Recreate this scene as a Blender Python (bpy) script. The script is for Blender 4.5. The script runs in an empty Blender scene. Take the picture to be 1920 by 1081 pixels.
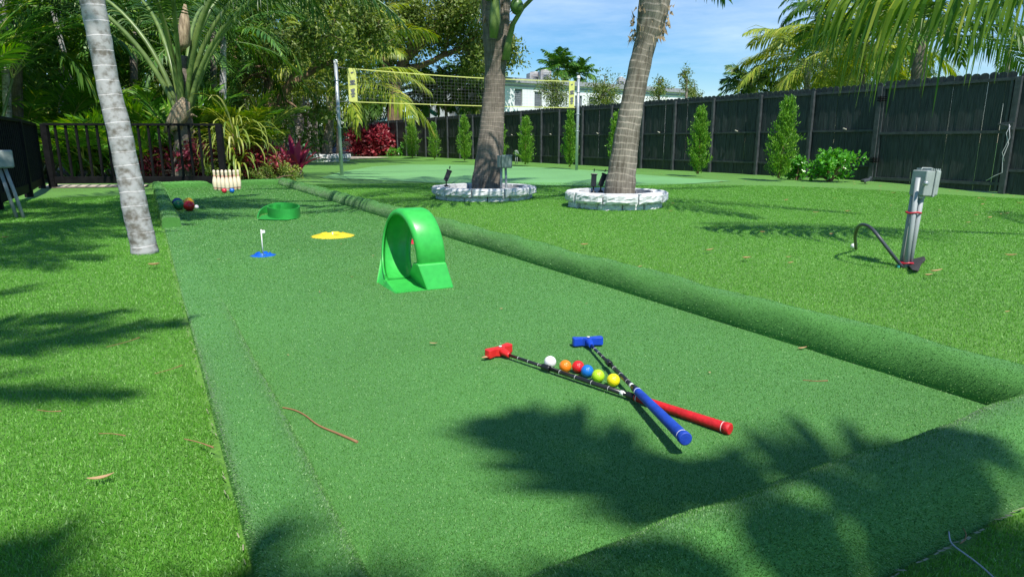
import bpy, bmesh, math, random
import numpy as np
from mathutils import Vector, Matrix

random.seed(7)
rng = np.random.default_rng(7)
SC = bpy.context.scene
COL = SC.collection
R = math.radians
PI = math.pi

# ------------------------------------------------------------------ camera, sky, sun, exposure
F, PITCH, H, CX, CY = 1225.0, R(12.6), 0.78, 960.0, 540.5
cd = bpy.data.cameras.new('camera'); cam = bpy.data.objects.new('camera', cd); COL.objects.link(cam)
cam.location = (0, 0, H); cam.rotation_euler = (R(90) - PITCH, 0, 0)
cd.sensor_width = 36; cd.lens = F / 1920 * 36; cd.clip_start = 0.05; cd.clip_end = 2000
SC.camera = cam
SUN_EL = R(56)
SUN_H = np.array([0.40, -0.9165]); SUN_H = SUN_H / np.linalg.norm(SUN_H)
sund = Vector((SUN_H[0] * math.cos(SUN_EL), SUN_H[1] * math.cos(SUN_EL), math.sin(SUN_EL)))
sl = bpy.data.lights.new('sun', 'SUN'); sl.energy = 5.0; sl.angle = R(0.55); sl.color = (1.0, 0.955, 0.87)
so = bpy.data.objects.new('sun', sl); COL.objects.link(so)
so.rotation_euler = sund.to_track_quat('Z', 'Y').to_euler(); so.location = (8, -10, 20)
W = bpy.data.worlds.new('World'); SC.world = W; W.use_nodes = True
wn, wl = W.node_tree.nodes, W.node_tree.links
bg = wn['Background']; bg.inputs[1].default_value = 0.118
sky = wn.new('ShaderNodeTexSky'); sky.sky_type = 'NISHITA'; sky.sun_disc = False
sky.sun_elevation = SUN_EL; sky.sun_rotation = math.atan2(sund.x, sund.y)
sky.air_density = 1.0; sky.dust_density = 0.15; sky.ozone_density = 4.5; sky.altitude = 0
tc = wn.new('ShaderNodeTexCoord'); mp = wn.new('ShaderNodeMapping'); mp.inputs['Scale'].default_value = (1.2, 2.0, 7.0)
mp.inputs['Rotation'].default_value = (0.0, R(14), R(20))
nz = wn.new('ShaderNodeTexNoise'); nz.inputs['Scale'].default_value = 1.6; nz.inputs['Detail'].default_value = 7; nz.inputs['Roughness'].default_value = 0.62
rp = wn.new('ShaderNodeValToRGB'); rp.color_ramp.elements[0].position = 0.42; rp.color_ramp.elements[1].position = 0.78
rp.color_ramp.elements[0].color = (0, 0, 0, 1); rp.color_ramp.elements[1].color = (0.42, 0.42, 0.42, 1)
mx = wn.new('ShaderNodeMixRGB'); mx.inputs[2].default_value = (10, 10.6, 11.5, 1)
wl.new(tc.outputs['Generated'], mp.inputs[0]); wl.new(mp.outputs[0], nz.inputs[0]); wl.new(nz.outputs[0], rp.inputs[0])
wl.new(rp.outputs[0], mx.inputs[0]); wl.new(sky.outputs[0], mx.inputs[1]); hsv = wn.new('ShaderNodeHueSaturation'); hsv.inputs['Saturation'].default_value = 1.38; hsv.inputs['Value'].default_value = 0.90
wl.new(mx.outputs[0], hsv.inputs['Color']); wl.new(hsv.outputs[0], bg.inputs[0])
SC.view_settings.view_transform = 'Standard'; SC.view_settings.look = 'None'
SC.view_settings.exposure = 0.38; SC.view_settings.gamma = 1.0
SC.cycles.max_bounces = 6; SC.cycles.diffuse_bounces = 3; SC.cycles.transparent_max_bounces = 8
SC.cycles.use_denoising = True

# ------------------------------------------------------------------ measuring helpers
CP, SP = math.cos(PITCH), math.sin(PITCH)
def ray(px, py):
    u = (px - CX) / F; v = -(py - CY) / F
    return np.array((u, CP + v * SP, -SP + v * CP))
def P(px, py, z=0.0):
    r = ray(px, py); t = (z - H) / r[2]
    return np.array((r[0] * t, r[1] * t, z))
def Q(px, py, d):
    r = ray(px, py); t = d / r[1]
    return np.array((r[0] * t, d, H + r[2] * t))

# ------------------------------------------------------------------ materials
def newmat(name):
    m = bpy.data.materials.new(name); m.use_nodes = True
    nt = m.node_tree
    return m, nt.nodes, nt.links, nt.nodes['Principled BSDF']
def val(b, k, v):
    if k in b.inputs: b.inputs[k].default_value = v
def rgb(c): return (c[0], c[1], c[2], 1.0)
def mat(name, c1, c2=None, rough=0.6, scale=8.0, bump=0.0, bscale=None, metal=0.0, spec=0.5, detail=6, coord='Object', stretch=(1, 1, 1), contrast=(0.35, 0.65), coat=0.0, bdist=0.01):
    m, n, l, b = newmat(name)
    val(b, 'Roughness', rough); val(b, 'Metallic', metal); val(b, 'Specular IOR Level', spec); val(b, 'Coat Weight', coat)
    c2 = c2 or tuple(x * 0.7 for x in c1)
    t = n.new('ShaderNodeTexCoord'); mpn = n.new('ShaderNodeMapping'); mpn.inputs['Scale'].default_value = stretch
    l.new(t.outputs[coord], mpn.inputs[0])
    z = n.new('ShaderNodeTexNoise'); z.inputs['Scale'].default_value = scale; z.inputs['Detail'].default_value = detail
    l.new(mpn.outputs[0], z.inputs[0])
    r = n.new('ShaderNodeValToRGB'); r.color_ramp.elements[0].position = contrast[0]; r.color_ramp.elements[1].position = contrast[1]
    r.color_ramp.elements[0].color = rgb(c2); r.color_ramp.elements[1].color = rgb(c1)
    l.new(z.outputs[0], r.inputs[0]); l.new(r.outputs[0], b.inputs['Base Color'])
    if bump:
        z2 = n.new('ShaderNodeTexNoise'); z2.inputs['Scale'].default_value = bscale or scale * 3; z2.inputs['Detail'].default_value = 5
        l.new(mpn.outputs[0], z2.inputs[0])
        bp = n.new('ShaderNodeBump'); bp.inputs['Strength'].default_value = bump; bp.inputs['Distance'].default_value = bdist
        l.new(z2.outputs[0], bp.inputs['Height']); l.new(bp.outputs[0], b.inputs['Normal'])
    return m
def leafmat(name, c1, c2, c3=None, rough=0.42, trans=0.35, spec=0.4):
    """foliage: every leaf takes its own tone between the colours"""
    m, n, l, b = newmat(name)
    g = n.new('ShaderNodeNewGeometry'); r = n.new('ShaderNodeValToRGB')
    r.color_ramp.elements[0].color = rgb(c1); r.color_ramp.elements[1].color = rgb(c2)
    if c3:
        e = r.color_ramp.elements.new(0.88); e.color = rgb(c2); r.color_ramp.elements[2].color = rgb(c3)
    l.new(g.outputs['Random Per Island'], r.inputs[0])
    l.new(r.outputs[0], b.inputs['Base Color']); val(b, 'Roughness', rough); val(b, 'Specular IOR Level', spec)
    tr = n.new('ShaderNodeBsdfTranslucent'); hs = n.new('ShaderNodeHueSaturation')
    hs.inputs['Saturation'].default_value = 1.15; hs.inputs['Value'].default_value = 1.5; hs.inputs['Hue'].default_value = 0.485
    l.new(r.outputs[0], hs.inputs['Color']); l.new(hs.outputs[0], tr.inputs[0])
    ms = n.new('ShaderNodeMixShader'); ms.inputs[0].default_value = trans
    l.new(b.outputs[0], ms.inputs[1]); l.new(tr.outputs[0], ms.inputs[2])
    l.new(ms.outputs[0], n['Material Output'].inputs[0])
    return m
def turfmat(name, cd_, cl_, fine=260.0, bump=0.6, big=1.2, ultra=(0.3, 0.5, 0.2)):
    """short synthetic turf seen as a dense nap"""
    m, n, l, b = newmat(name)
    val(b, 'Roughness', 0.75); val(b, 'Specular IOR Level', 0.25); val(b, 'Sheen Weight', 0.15)
    t = n.new('ShaderNodeTexCoord')
    z = n.new('ShaderNodeTexNoise'); z.inputs['Scale'].default_value = fine; z.inputs['Detail'].default_value = 3; z.inputs['Roughness'].default_value = 0.7
    zb = n.new('ShaderNodeTexNoise'); zb.inputs['Scale'].default_value = big; zb.inputs['Detail'].default_value = 5
    l.new(t.outputs['Object'], z.inputs[0]); l.new(t.outputs['Object'], zb.inputs[0])
    r = n.new('ShaderNodeValToRGB'); r.color_ramp.elements[0].position = 0.34; r.color_ramp.elements[1].position = 0.66
    r.color_ramp.elements[0].color = rgb(cd_); r.color_ramp.elements[1].color = rgb(cl_)
    l.new(z.outputs[0], r.inputs[0])
    mr = n.new('ShaderNodeMapRange'); mr.inputs[1].default_value = 0.3; mr.inputs[2].default_value = 0.7; mr.inputs[3].default_value = 0.86; mr.inputs[4].default_value = 1.12
    l.new(zb.outputs[0], mr.inputs[0])
    mm = n.new('ShaderNodeMixRGB'); mm.blend_type = 'MULTIPLY'; mm.inputs[0].default_value = 1
    l.new(r.outputs[0], mm.inputs[1]); l.new(mr.outputs[0], mm.inputs[2]); l.new(mm.outputs[0], b.inputs['Base Color'])
    bp = n.new('ShaderNodeBump'); bp.inputs['Strength'].default_value = bump; bp.inputs['Distance'].default_value = 0.004
    l.new(z.outputs[0], bp.inputs['Height']); l.new(bp.outputs[0], b.inputs['Normal'])
    return m
def barkmat(name, c1, c2, ring=9.0, ringc=(0.25, 0.2, 0.15), bump=0.6, rough=0.85, ringw=0.12, fib=60, vsc=3.0, wob=0.10, con=(.40, .60)):
    """palm trunk: leaf-scar rings along v (metres), vertical fibres round u"""
    m, n, l, b = newmat(name); val(b, 'Roughness', rough); val(b, 'Specular IOR Level', 0.2)
    t = n.new('ShaderNodeTexCoord'); sx = n.new('ShaderNodeSeparateXYZ'); l.new(t.outputs['UV'], sx.inputs[0])
    nn = n.new('ShaderNodeTexNoise'); nn.inputs['Scale'].default_value = 3.0; nn.inputs['Detail'].default_value = 3; l.new(t.outputs['Object'], nn.inputs[0])
    ad = n.new('ShaderNodeMath'); ad.operation = 'MULTIPLY_ADD'; ad.inputs[1].default_value = wob; l.new(nn.outputs[0], ad.inputs[0]); l.new(sx.outputs[1], ad.inputs[2])
    mu = n.new('ShaderNodeMath'); mu.operation = 'MULTIPLY'; mu.inputs[1].default_value = ring; l.new(ad.outputs[0], mu.inputs[0])
    fr = n.new('ShaderNodeMath'); fr.operation = 'FRACT'; l.new(mu.outputs[0], fr.inputs[0])
    rr = n.new('ShaderNodeValToRGB'); rr.color_ramp.elements[0].position = 0.0; rr.color_ramp.elements[0].color = (1, 1, 1, 1)
    rr.color_ramp.elements[1].position = ringw; rr.color_ramp.elements[1].color = (0, 0, 0, 1); l.new(fr.outputs[0], rr.inputs[0])
    mp_ = n.new('ShaderNodeMapping'); mp_.inputs['Scale'].default_value = (fib, vsc, 1.0); l.new(t.outputs['UV'], mp_.inputs[0])
    fb = n.new('ShaderNodeTexNoise'); fb.inputs['Scale'].default_value = 1.0; fb.inputs['Detail'].default_value = 4; l.new(mp_.outputs[0], fb.inputs[0])
    bl = n.new('ShaderNodeTexNoise'); bl.inputs['Scale'].default_value = 5.0; bl.inputs['Detail'].default_value = 8; bl.inputs['Roughness'].default_value = 0.65; l.new(t.outputs['Object'], bl.inputs[0])
    av = n.new('ShaderNodeMath'); av.operation = 'ADD'; l.new(fb.outputs[0], av.inputs[0]); l.new(bl.outputs[0], av.inputs[1])
    cr = n.new('ShaderNodeValToRGB'); cr.color_ramp.elements[0].position = con[0]; cr.color_ramp.elements[1].position = con[1]
    hv = n.new('ShaderNodeMath'); hv.operation = 'MULTIPLY'; hv.inputs[1].default_value = 0.5; l.new(av.outputs[0], hv.inputs[0]); l.new(hv.outputs[0], cr.inputs[0])
    cr.color_ramp.elements[0].color = rgb(c2); cr.color_ramp.elements[1].color = rgb(c1)
    mm = n.new('ShaderNodeMixRGB'); mm.inputs[2].default_value = rgb(ringc); l.new(cr.outputs[0], mm.inputs[1])
    rf = n.new('ShaderNodeMath'); rf.operation = 'MULTIPLY'; l.new(rr.outputs[0], rf.inputs[0])
    bn = n.new('ShaderNodeMapRange'); bn.inputs[1].default_value = .38; bn.inputs[2].default_value = .62; bn.inputs[3].default_value = .1; bn.inputs[4].default_value = .9; l.new(bl.outputs[0], bn.inputs[0]); l.new(bn.outputs[0], rf.inputs[1]); l.new(rf.outputs[0], mm.inputs[0])
    l.new(mm.outputs[0], b.inputs['Base Color'])
    ha = n.new('ShaderNodeMath'); ha.operation = 'ADD'; l.new(hv.outputs[0], ha.inputs[0]); l.new(rf.outputs[0], ha.inputs[1])
    bp = n.new('ShaderNodeBump'); bp.inputs['Strength'].default_value = bump; bp.inputs['Distance'].default_value = 0.012
    l.new(ha.outputs[0], bp.inputs['Height']); l.new(bp.outputs[0], b.inputs['Normal'])
    return m

M = {}
M['lawn'] = turfmat('lawn_turf', (0.045, 0.145, 0.014), (0.135, 0.330, 0.034), fine=120, bump=0.8, big=0.5)
M['court'] = turfmat('court_turf', (0.040, 0.160, 0.028), (0.095, 0.285, 0.055), fine=300, bump=0.5, big=0.9)
M['green'] = turfmat('putting_green_turf', (0.115, 0.300, 0.085), (0.160, 0.390, 0.125), fine=90, bump=0.3, big=0.6)
M['patio'] = mat('sandy_paving', (0.55, 0.48, 0.40), (0.42, 0.36, 0.30), scale=3, rough=0.9)
M['soil'] = mat('brown_soil', (0.05, 0.035, 0.02), (0.02, 0.015, 0.01), scale=6, bump=0.5, rough=1)
M['blade'] = leafmat('lawn_blades', (0.060, 0.210, 0.018), (0.160, 0.425, 0.048), (0.38, 0.60, 0.22), rough=0.45, trans=0.25, spec=0.5)  # palest tone stands for white glints, put into the blade colour
M['nap'] = leafmat('court_nap', (0.026, 0.120, 0.018), (0.130, 0.350, 0.066), (0.46, 0.66, 0.34), rough=0.5, trans=0.2, spec=0.35)  # lightest tone puts highlight specks into the fibre colour
M['fence'] = mat('fence_stain', (0.044, 0.055, 0.058), (0.014, 0.020, 0.022), rough=0.55, scale=6, stretch=(8, 8, 0.6), bump=0.4, bscale=9, spec=0.45)
M['fencerail'] = mat('fence_rail_stain', (0.058, 0.068, 0.074), (0.034, 0.041, 0.045), rough=0.5, scale=10, bump=0.3)
M['rail'] = mat('railing_black', (0.010, 0.010, 0.011), (0.005, 0.005, 0.006), rough=0.7, scale=14, bump=0.3, spec=0.12)
M['stone'] = mat('painted_stone', (0.66, 0.67, 0.69), (0.50, 0.52, 0.54), rough=0.9, scale=18, bump=0.6, bscale=26, bdist=0.012, contrast=(0.3, 0.55))
M['gray'] = mat('grey_conduit', (0.36, 0.39, 0.40), (0.29, 0.32, 0.33), rough=0.5, scale=9)
M['graybox'] = mat('grey_box', (0.33, 0.37, 0.36), (0.26, 0.30, 0.29), rough=0.45, scale=14, bump=0.1)
M['galv'] = mat('galvanised_pole', (0.42, 0.46, 0.48), (0.32, 0.36, 0.38), rough=0.35, scale=20, metal=0.4)
M['clear'] = mat('smoky_cover', (0.16, 0.22, 0.22), (0.11, 0.16, 0.16), rough=0.15, spec=0.8)
M['black'] = mat('black_plastic', (0.015, 0.015, 0.018), (0.010, 0.010, 0.012), rough=0.35)
M['hose'] = mat('black_hose', (0.06, 0.07, 0.09), (0.04, 0.045, 0.055), rough=0.45)
M['redtape'] = mat('red_tape', (0.55, 0.02, 0.04), (0.40, 0.015, 0.03), rough=0.4)
def plastic(name, c, rough=0.32, dr=0.86):
    return mat(name, c, tuple(x * dr for x in c), rough=rough, scale=30, spec=0.5, bump=0.03)
M['loop'] = plastic('green_plastic', (0.045, 0.48, 0.075), 0.35)
M['spiral'] = plastic('dark_green_plastic', (0.030, 0.33, 0.055), 0.4)
M['blue'] = plastic('blue_plastic', (0.01, 0.12, 0.62)); M['yellow'] = plastic('yellow_plastic', (0.82, 0.62, 0.03), 0.45)
M['pink'] = plastic('red_cup_plastic', (0.62, 0.03, 0.07)); M['white'] = plastic('white_plastic', (0.80, 0.80, 0.78), 0.4)
M['pred'] = plastic('red_putter_plastic', (0.70, 0.025, 0.025)); M['pblue'] = plastic('blue_putter_plastic', (0.01, 0.06, 0.50))
M['gred'] = mat('red_rubber_grip', (0.62, 0.012, 0.018), rough=0.55, scale=40, bump=0.2); M['gblue'] = mat('blue_rubber_grip', (0.012, 0.065, 0.46), rough=0.6, scale=40, bump=0.2)
M['shaft'] = mat('black_shaft', (0.02, 0.02, 0.022), rough=0.25, scale=20, spec=0.7)
M['wood'] = mat('pale_pin_wood', (0.82, 0.71, 0.54), (0.70, 0.58, 0.42), rough=0.5, scale=6, stretch=(6, 6, 0.8))
M['pinred'] = plastic('pin_stripe_red', (0.55, 0.05, 0.05)); M['pindark'] = plastic('pin_stripe_dark', (0.06, 0.05, 0.06))
M['wallwhite'] = mat('white_block_wall', (0.74, 0.75, 0.77), (0.66, 0.67, 0.70), rough=0.9, scale=2, bump=0.1)
M['trimgray'] = mat('grey_parapet', (0.30, 0.31, 0.34), rough=0.8)
M['louver'] = mat('grey_shutter', (0.17, 0.19, 0.22), rough=0.6, scale=5)
M['aqua'] = mat('aqua_roof', (0.30, 0.52, 0.50), (0.24, 0.44, 0.43), rough=0.7, scale=6)
M['aquatrim'] = mat('teal_trim', (0.06, 0.45, 0.48), rough=0.5)
M['palewall'] = mat('pale_house_wall', (0.52, 0.60, 0.64), rough=0.9)
M['metal'] = mat('rooftop_metal', (0.45, 0.46, 0.47), (0.30, 0.28, 0.27), rough=0.5, scale=4, metal=0.3)
M['tape'] = mat('net_tape_yellow', (0.62, 0.64, 0.20), (0.54, 0.56, 0.15), rough=0.6, scale=12)
M['netcord'] = mat('net_cord_dark', (0.16, 0.17, 0.18), rough=0.7)
M['wicker'] = mat('grey_wicker', (0.28, 0.26, 0.25), (0.12, 0.11, 0.10), rough=0.8, scale=60, bump=0.6)
M['rope'] = mat('cream_rope', (0.62, 0.58, 0.48), rough=0.9); M['navy'] = mat('navy_cloth', (0.28, 0.32, 0.52), rough=0.9, scale=10)
M['barwood'] = mat('varnished_bar', (0.55, 0.36, 0.14), rough=0.5)
M['dryleaf'] = leafmat('dry_leaf', (0.34, 0.15, 0.06), (0.62, 0.44, 0.25), rough=0.7, trans=0.15)
M['mesh_scrap'] = mat('black_backing', (0.05, 0.05, 0.05), (0.02, 0.02, 0.02), rough=0.9, scale=150, bump=0.8)
M['twig'] = mat('brown_twig', (0.32, 0.17, 0.08), rough=0.8)
M['seam'] = mat('frayed_turf_edge', (0.36, 0.34, 0.24), (0.18, 0.22, 0.12), rough=.9, scale=60)
M['string'] = mat('pale_string', (0.45, 0.48, 0.50), rough=0.7)
# foliage
M['palmgreen'] = leafmat('palm_leaf_green', (0.030, 0.090, 0.014), (0.095, 0.200, 0.028), (0.20, 0.26, 0.04))
M['palmyellow'] = leafmat('palm_leaf_yellow', (0.14, 0.24, 0.025), (0.36, 0.42, 0.050), (0.55, 0.50, 0.12))
M['palmdark'] = leafmat('palm_leaf_dark', (0.026, 0.100, 0.018), (0.100, 0.240, 0.034), (0.26, 0.40, 0.07), trans=0.25)
M['palmdeep'] = leafmat('palm_leaf_deep', (0.016, 0.060, 0.014), (0.060, 0.140, 0.026), (0.16, 0.24, 0.05))  # backlit darkness of the young palm's fronds is put into this leaf colour
M['palmmix'] = leafmat('palm_leaf_mixed', (0.045, 0.130, 0.014), (0.170, 0.270, 0.028), (0.42, 0.43, 0.07))
M['areca'] = leafmat('areca_leaf', (0.045, 0.160, 0.016), (0.140, 0.320, 0.030), (0.34, 0.42, 0.06))
M['fig'] = leafmat('fig_leaf', (0.060, 0.115, 0.018), (0.190, 0.255, 0.050), (0.32, 0.35, 0.11))
M['jungle'] = leafmat('jungle_leaf', (0.026, 0.095, 0.014), (0.120, 0.255, 0.034), (0.30, 0.42, 0.08), trans=0.25)
M['cypress'] = leafmat('cypress_leaf', (0.050, 0.165, 0.014), (0.170, 0.370, 0.036), (0.30, 0.50, 0.07), trans=0.25)
M['clusia'] = leafmat('clusia_leaf', (0.045, 0.200, 0.018), (0.120, 0.400, 0.040), (0.22, 0.50, 0.10), rough=0.25, spec=0.6)
M['redleaf'] = leafmat('copper_leaf', (0.12, 0.014, 0.020), (0.40, 0.050, 0.062), (0.60, 0.30, 0.32), rough=0.4)
M['cordyline'] = leafmat('cordyline_leaf', (0.20, 0.016, 0.040), (0.50, 0.070, 0.140), (0.62, 0.10, 0.06), rough=0.35)
M['darkred'] = leafmat('dark_red_leaf', (0.06, 0.010, 0.014), (0.26, 0.04, 0.06), (0.40, 0.10, 0.16))
M['variegated'] = leafmat('variegated_leaf', (0.10, 0.20, 0.03), (0.40, 0.44, 0.10), (0.60, 0.62, 0.30))
M['stem'] = mat('green_frond_stem', (0.16, 0.24, 0.06), (0.09, 0.145, 0.04), rough=0.4, scale=6)
M['stemy'] = mat('yellow_frond_stem', (0.36, 0.38, 0.10), (0.26, 0.28, 0.07), rough=0.4, scale=6)
M['boot'] = mat('dry_leaf_sheath', (0.46, 0.36, 0.24), (0.20, 0.145, 0.09), rough=0.9, scale=6, bump=0.8, stretch=(5, 5, 1))
M['husk'] = mat('green_coconut', (0.07, 0.16, 0.03), (0.05, 0.11, 0.02), rough=0.4)
M['trunk_grey'] = barkmat('pale_ringed_bark', (0.40, 0.395, 0.40), (0.15, 0.135, 0.115), ring=10.5, ringc=(0.66, 0.66, 0.65), bump=0.6, ringw=0.07, fib=9, vsc=22, wob=.05, con=(.40, .54))
M['trunk_brown'] = barkmat('coconut_bark', (0.27, 0.245, 0.205), (0.11, 0.095, 0.075), ring=13, ringc=(0.36, 0.33, 0.27), bump=1.0, ringw=0.26, fib=45, wob=.12)
M['trunk_dark'] = barkmat('weathered_coconut_bark', (0.25, 0.215, 0.18), (0.10, 0.085, 0.07), ring=16, ringc=(0.20, 0.18, 0.15), bump=1.0, ringw=0.2, fib=90)
M['bark'] = mat('brown_bark', (0.24, 0.15, 0.09), (0.10, 0.07, 0.045), rough=0.9, scale=5, bump=0.8, stretch=(3, 3, 0.7))
M['barkgrey'] = mat('grey_bark', (0.30, 0.27, 0.23), (0.13, 0.115, 0.10), rough=0.9, scale=5, bump=0.8)

# ------------------------------------------------------------------ mesh collector
class MB:
    def __init__(s): s.v = []; s.f = []; s.n = 0; s.uv = []; s.smooth = []
    def add(s, verts, faces, uv=None, smooth=False):
        verts = np.asarray(verts, float); 
        s.v.append(verts)
        if isinstance(faces, np.ndarray): faces = faces.tolist()
        for f in faces: s.f.append([i + s.n for i in f])
        s.smooth += [smooth] * len(faces)
        if uv is not None: s.uv.append((len(s.f) - len(faces), uv))
        s.n += len(verts)
        return s
    def box(s, c, size, rz=0.0, tilt=None):
        x, y, z = [q / 2 for q in size]
        v = np.array([(i * x, j * y, k * z) for i in (-1, 1) for j in (-1, 1) for k in (-1, 1)])
        if tilt is not None: v = v @ np.array(tilt).T
        if rz: 
            cz, sz = math.cos(rz), math.sin(rz); v = v @ np.array([[cz, sz, 0], [-sz, cz, 0], [0, 0, 1]])
        return s.add(v + np.asarray(c), [(0, 1, 3, 2), (4, 6, 7, 5), (0, 4, 5, 1), (2, 3, 7, 6), (0, 2, 6, 4), (1, 5, 7, 3)])
    def bar(s, a, b, w, h, up=(0, 0, 1)):
        a = np.asarray(a, float); b = np.asarray(b, float); d = b - a; L = np.linalg.norm(d); d /= L
        up = np.asarray(up, float); sd = np.cross(d, up); sd /= (np.linalg.norm(sd) + 1e-9); u = np.cross(sd, d)
        v = [p + sd * i * w / 2 + u * j * h / 2 for p in (a, b) for i, j in ((-1, -1), (1, -1), (1, 1), (-1, 1))]
        return s.add(v, [(0, 1, 2, 3), (7, 6, 5, 4), (0, 4, 5, 1), (1, 5, 6, 2), (2, 6, 7, 3), (3, 7, 4, 0)])
    def tube(s, pts, rad, sides=10, caps=True, smooth=True, vuv=True):
        pts = np.asarray(pts, float); n = len(pts)
        rad = np.full(n, rad) if np.isscalar(rad) else np.asarray(rad, float)
        t = np.gradient(pts, axis=0); t /= (np.linalg.norm(t, axis=1)[:, None] + 1e-12)
        ref = np.array((0, 0, 1.0)) if abs(t[0][2]) < 0.8 else np.array((1.0, 0, 0))
        nrm = np.cross(t[0], ref); nrm /= np.linalg.norm(nrm)
        L = 0; vs = []; ls = []
        ang = np.linspace(0, 2 * PI, sides, endpoint=False)
        for i in range(n):
            if i:
                L += np.linalg.norm(pts[i] - pts[i - 1])
                nrm = nrm - t[i] * nrm.dot(t[i]); nrm /= (np.linalg.norm(nrm) + 1e-12)
            bn = np.cross(t[i], nrm); ls.append(L)
            vs.append(pts[i] + rad[i] * (np.cos(ang)[:, None] * nrm + np.sin(ang)[:, None] * bn))
        fs = []; uv = []
        for i in range(n - 1):
            for j in range(sides):
                k = (j + 1) % sides
                fs.append((i * sides + j, i * sides + k, (i + 1) * sides + k, (i + 1) * sides + j))
                uv.append(((j / sides, ls[i]), ((j + 1) / sides, ls[i]), ((j + 1) / sides, ls[i + 1]), (j / sides, ls[i + 1])))
        s.add(np.vstack(vs), fs, uv, smooth)
        if caps:
            base = s.n - n * sides
            s.f.append([base + j for j in range(sides)][::-1]); s.f.append([base + (n - 1) * sides + j for j in range(sides)]); s.smooth += [False, False]
        return s
    def lathe(s, prof, c=(0, 0, 0), sides=24, smooth=True, axis=None):
        ang = np.linspace(0, 2 * PI, sides, endpoint=False); vs = []
        for r, z in prof: vs.append(np.stack([r * np.cos(ang), r * np.sin(ang), np.full(sides, z)], 1))
        v = np.vstack(vs)
        if axis is not None:
            q = Vector((0, 0, 1)).rotation_difference(Vector(axis)).to_matrix(); v = v @ np.array(q).T
        fs = [(i * sides + j, i * sides + (j + 1) % sides, (i + 1) * sides + (j + 1) % sides, (i + 1) * sides + j) for i in range(len(prof) - 1) for j in range(sides)]
        return s.add(v + np.asarray(c), fs, None, smooth)
    def prism(s, outline, h, origin=(0, 0, 0), ex=(1, 0, 0), ey=(0, 1, 0), ez=(0, 0, 1)):
        """outline in (ex,ey), thickness h along ez, centred"""
        o, ex, ey, ez = [np.asarray(q, float) for q in (origin, ex, ey, ez)]
        n = len(outline)
        v = [o + ex * x + ey * y + ez * k * h / 2 for k in (-1, 1) for x, y in outline]
        fs = [list(range(n))[::-1], list(range(n, 2 * n))] + [(i, (i + 1) % n, n + (i + 1) % n, n + i) for i in range(n)]
        return s.add(v, fs)
    def sphere(s, c, r, seg=20, rings=12, scale=(1, 1, 1)):
        prof = [(max(1e-5, math.sin(PI * i / rings)) * r, -math.cos(PI * i / rings) * r) for i in range(rings + 1)]
        ang = np.linspace(0, 2 * PI, seg, endpoint=False); v = np.vstack([np.stack([a * np.cos(ang), a * np.sin(ang), np.full(seg, z)], 1) for a, z in prof]) * np.array(scale)
        fs = [(i * seg + j, i * seg + (j + 1) % seg, (i + 1) * seg + (j + 1) % seg, (i + 1) * seg + j) for i in range(rings) for j in range(seg)]
        return s.add(v + np.asarray(c), fs, None, True)
    def build(s, name, m, parent=None, bevel=0.0, at=None):
        """one mesh object; vertices given in world space, origin moved to the parent's (or to at)"""
        v = np.vstack(s.v)
        org = np.array(parent.matrix_basis.translation) if (parent is not None and parent.parent is None) else None
        if parent is not None and parent.parent is not None: org = np.array(parent['_org'])
        if at is not None: org = np.asarray(at, float)
        me = bpy.data.meshes.new(name)
        vv = v - (org if org is not None else 0)
        me.from_pydata(vv.tolist(), [], s.f)
        me.polygons.foreach_set('use_smooth', s.smooth)
        if s.uv:
            ul = me.uv_layers.new(name='UVMap'); arr = np.zeros((len(me.loops), 2))
            st = np.zeros(len(me.polygons), int); me.polygons.foreach_get('loop_start', st)
            for f0, uv in s.uv:
                a = np.array(uv); nf, k, _ = a.shape
                for q in range(k): arr[st[f0:f0 + nf] + q] = a[:, q]
            ul.data.foreach_set('uv', arr.ravel())
        me.materials.append(m); me.update()
        if max(s.smooth):
            pass
        o = bpy.data.objects.new(name, me); COL.objects.link(o)
        if parent is not None:
            o.parent = parent; o['_org'] = [float(q) for q in (org if org is not None else (0, 0, 0))]
        elif org is not None: o.location = org
        if bevel:
            bv = o.modifiers.new('bevel', 'BEVEL'); bv.width = bevel; bv.segments = 2; bv.limit_method = 'ANGLE'
        return o

def bigmesh(name, verts, faces_k, m, at=None):
    """fast mesh from numpy: verts (N,k,3), every k verts one face"""
    N, k, _ = verts.shape
    me = bpy.data.meshes.new(name); me.vertices.add(N * k); me.vertices.foreach_set('co', verts.astype(np.float32).ravel())
    me.loops.add(N * k); me.loops.foreach_set('vertex_index', np.arange(N * k, dtype=np.int32))
    me.polygons.add(N); me.polygons.foreach_set('loop_start', np.arange(0, N * k, k, dtype=np.int32)); 
    me.materials.append(m); me.update(calc_edges=True)
    o = bpy.data.objects.new(name, me); COL.objects.link(o)
    return o

def tag(o, label=None, cat=None, group=None, kind=None):
    if label: o['label'] = label
    if cat: o['category'] = cat
    if group: o['group'] = group
    if kind: o['kind'] = kind
    return o
def thing(name, label, cat, loc, group=None, rz=0.0):
    o = bpy.data.objects.new(name, None); COL.objects.link(o); o.location = [float(q) for q in loc]; o.rotation_euler = (0, 0, rz)
    o.empty_display_size = 0.1
    return tag(o, label, cat, group)
def dup(root, loc, label, rz=None, scale=None):
    r = root.copy(); COL.objects.link(r); r.location = [float(q) for q in loc]; r['label'] = label
    if rz is not None: r.rotation_euler = (root.rotation_euler[0], root.rotation_euler[1], rz)
    if scale is not None: r.scale = (scale, scale, scale) if np.isscalar(scale) else scale
    for ch in list(root.children):
        c = ch.copy(); COL.objects.link(c); c.parent = r
        for g in list(ch.children):
            d = g.copy(); COL.objects.link(d); d.parent = c
    return r
def struct(name, mb, m, **k):
    o = mb.build(name, m, **k); o['kind'] = 'structure'; return o
def norm(v): v = np.asarray(v, float); return v / np.linalg.norm(v)

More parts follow.
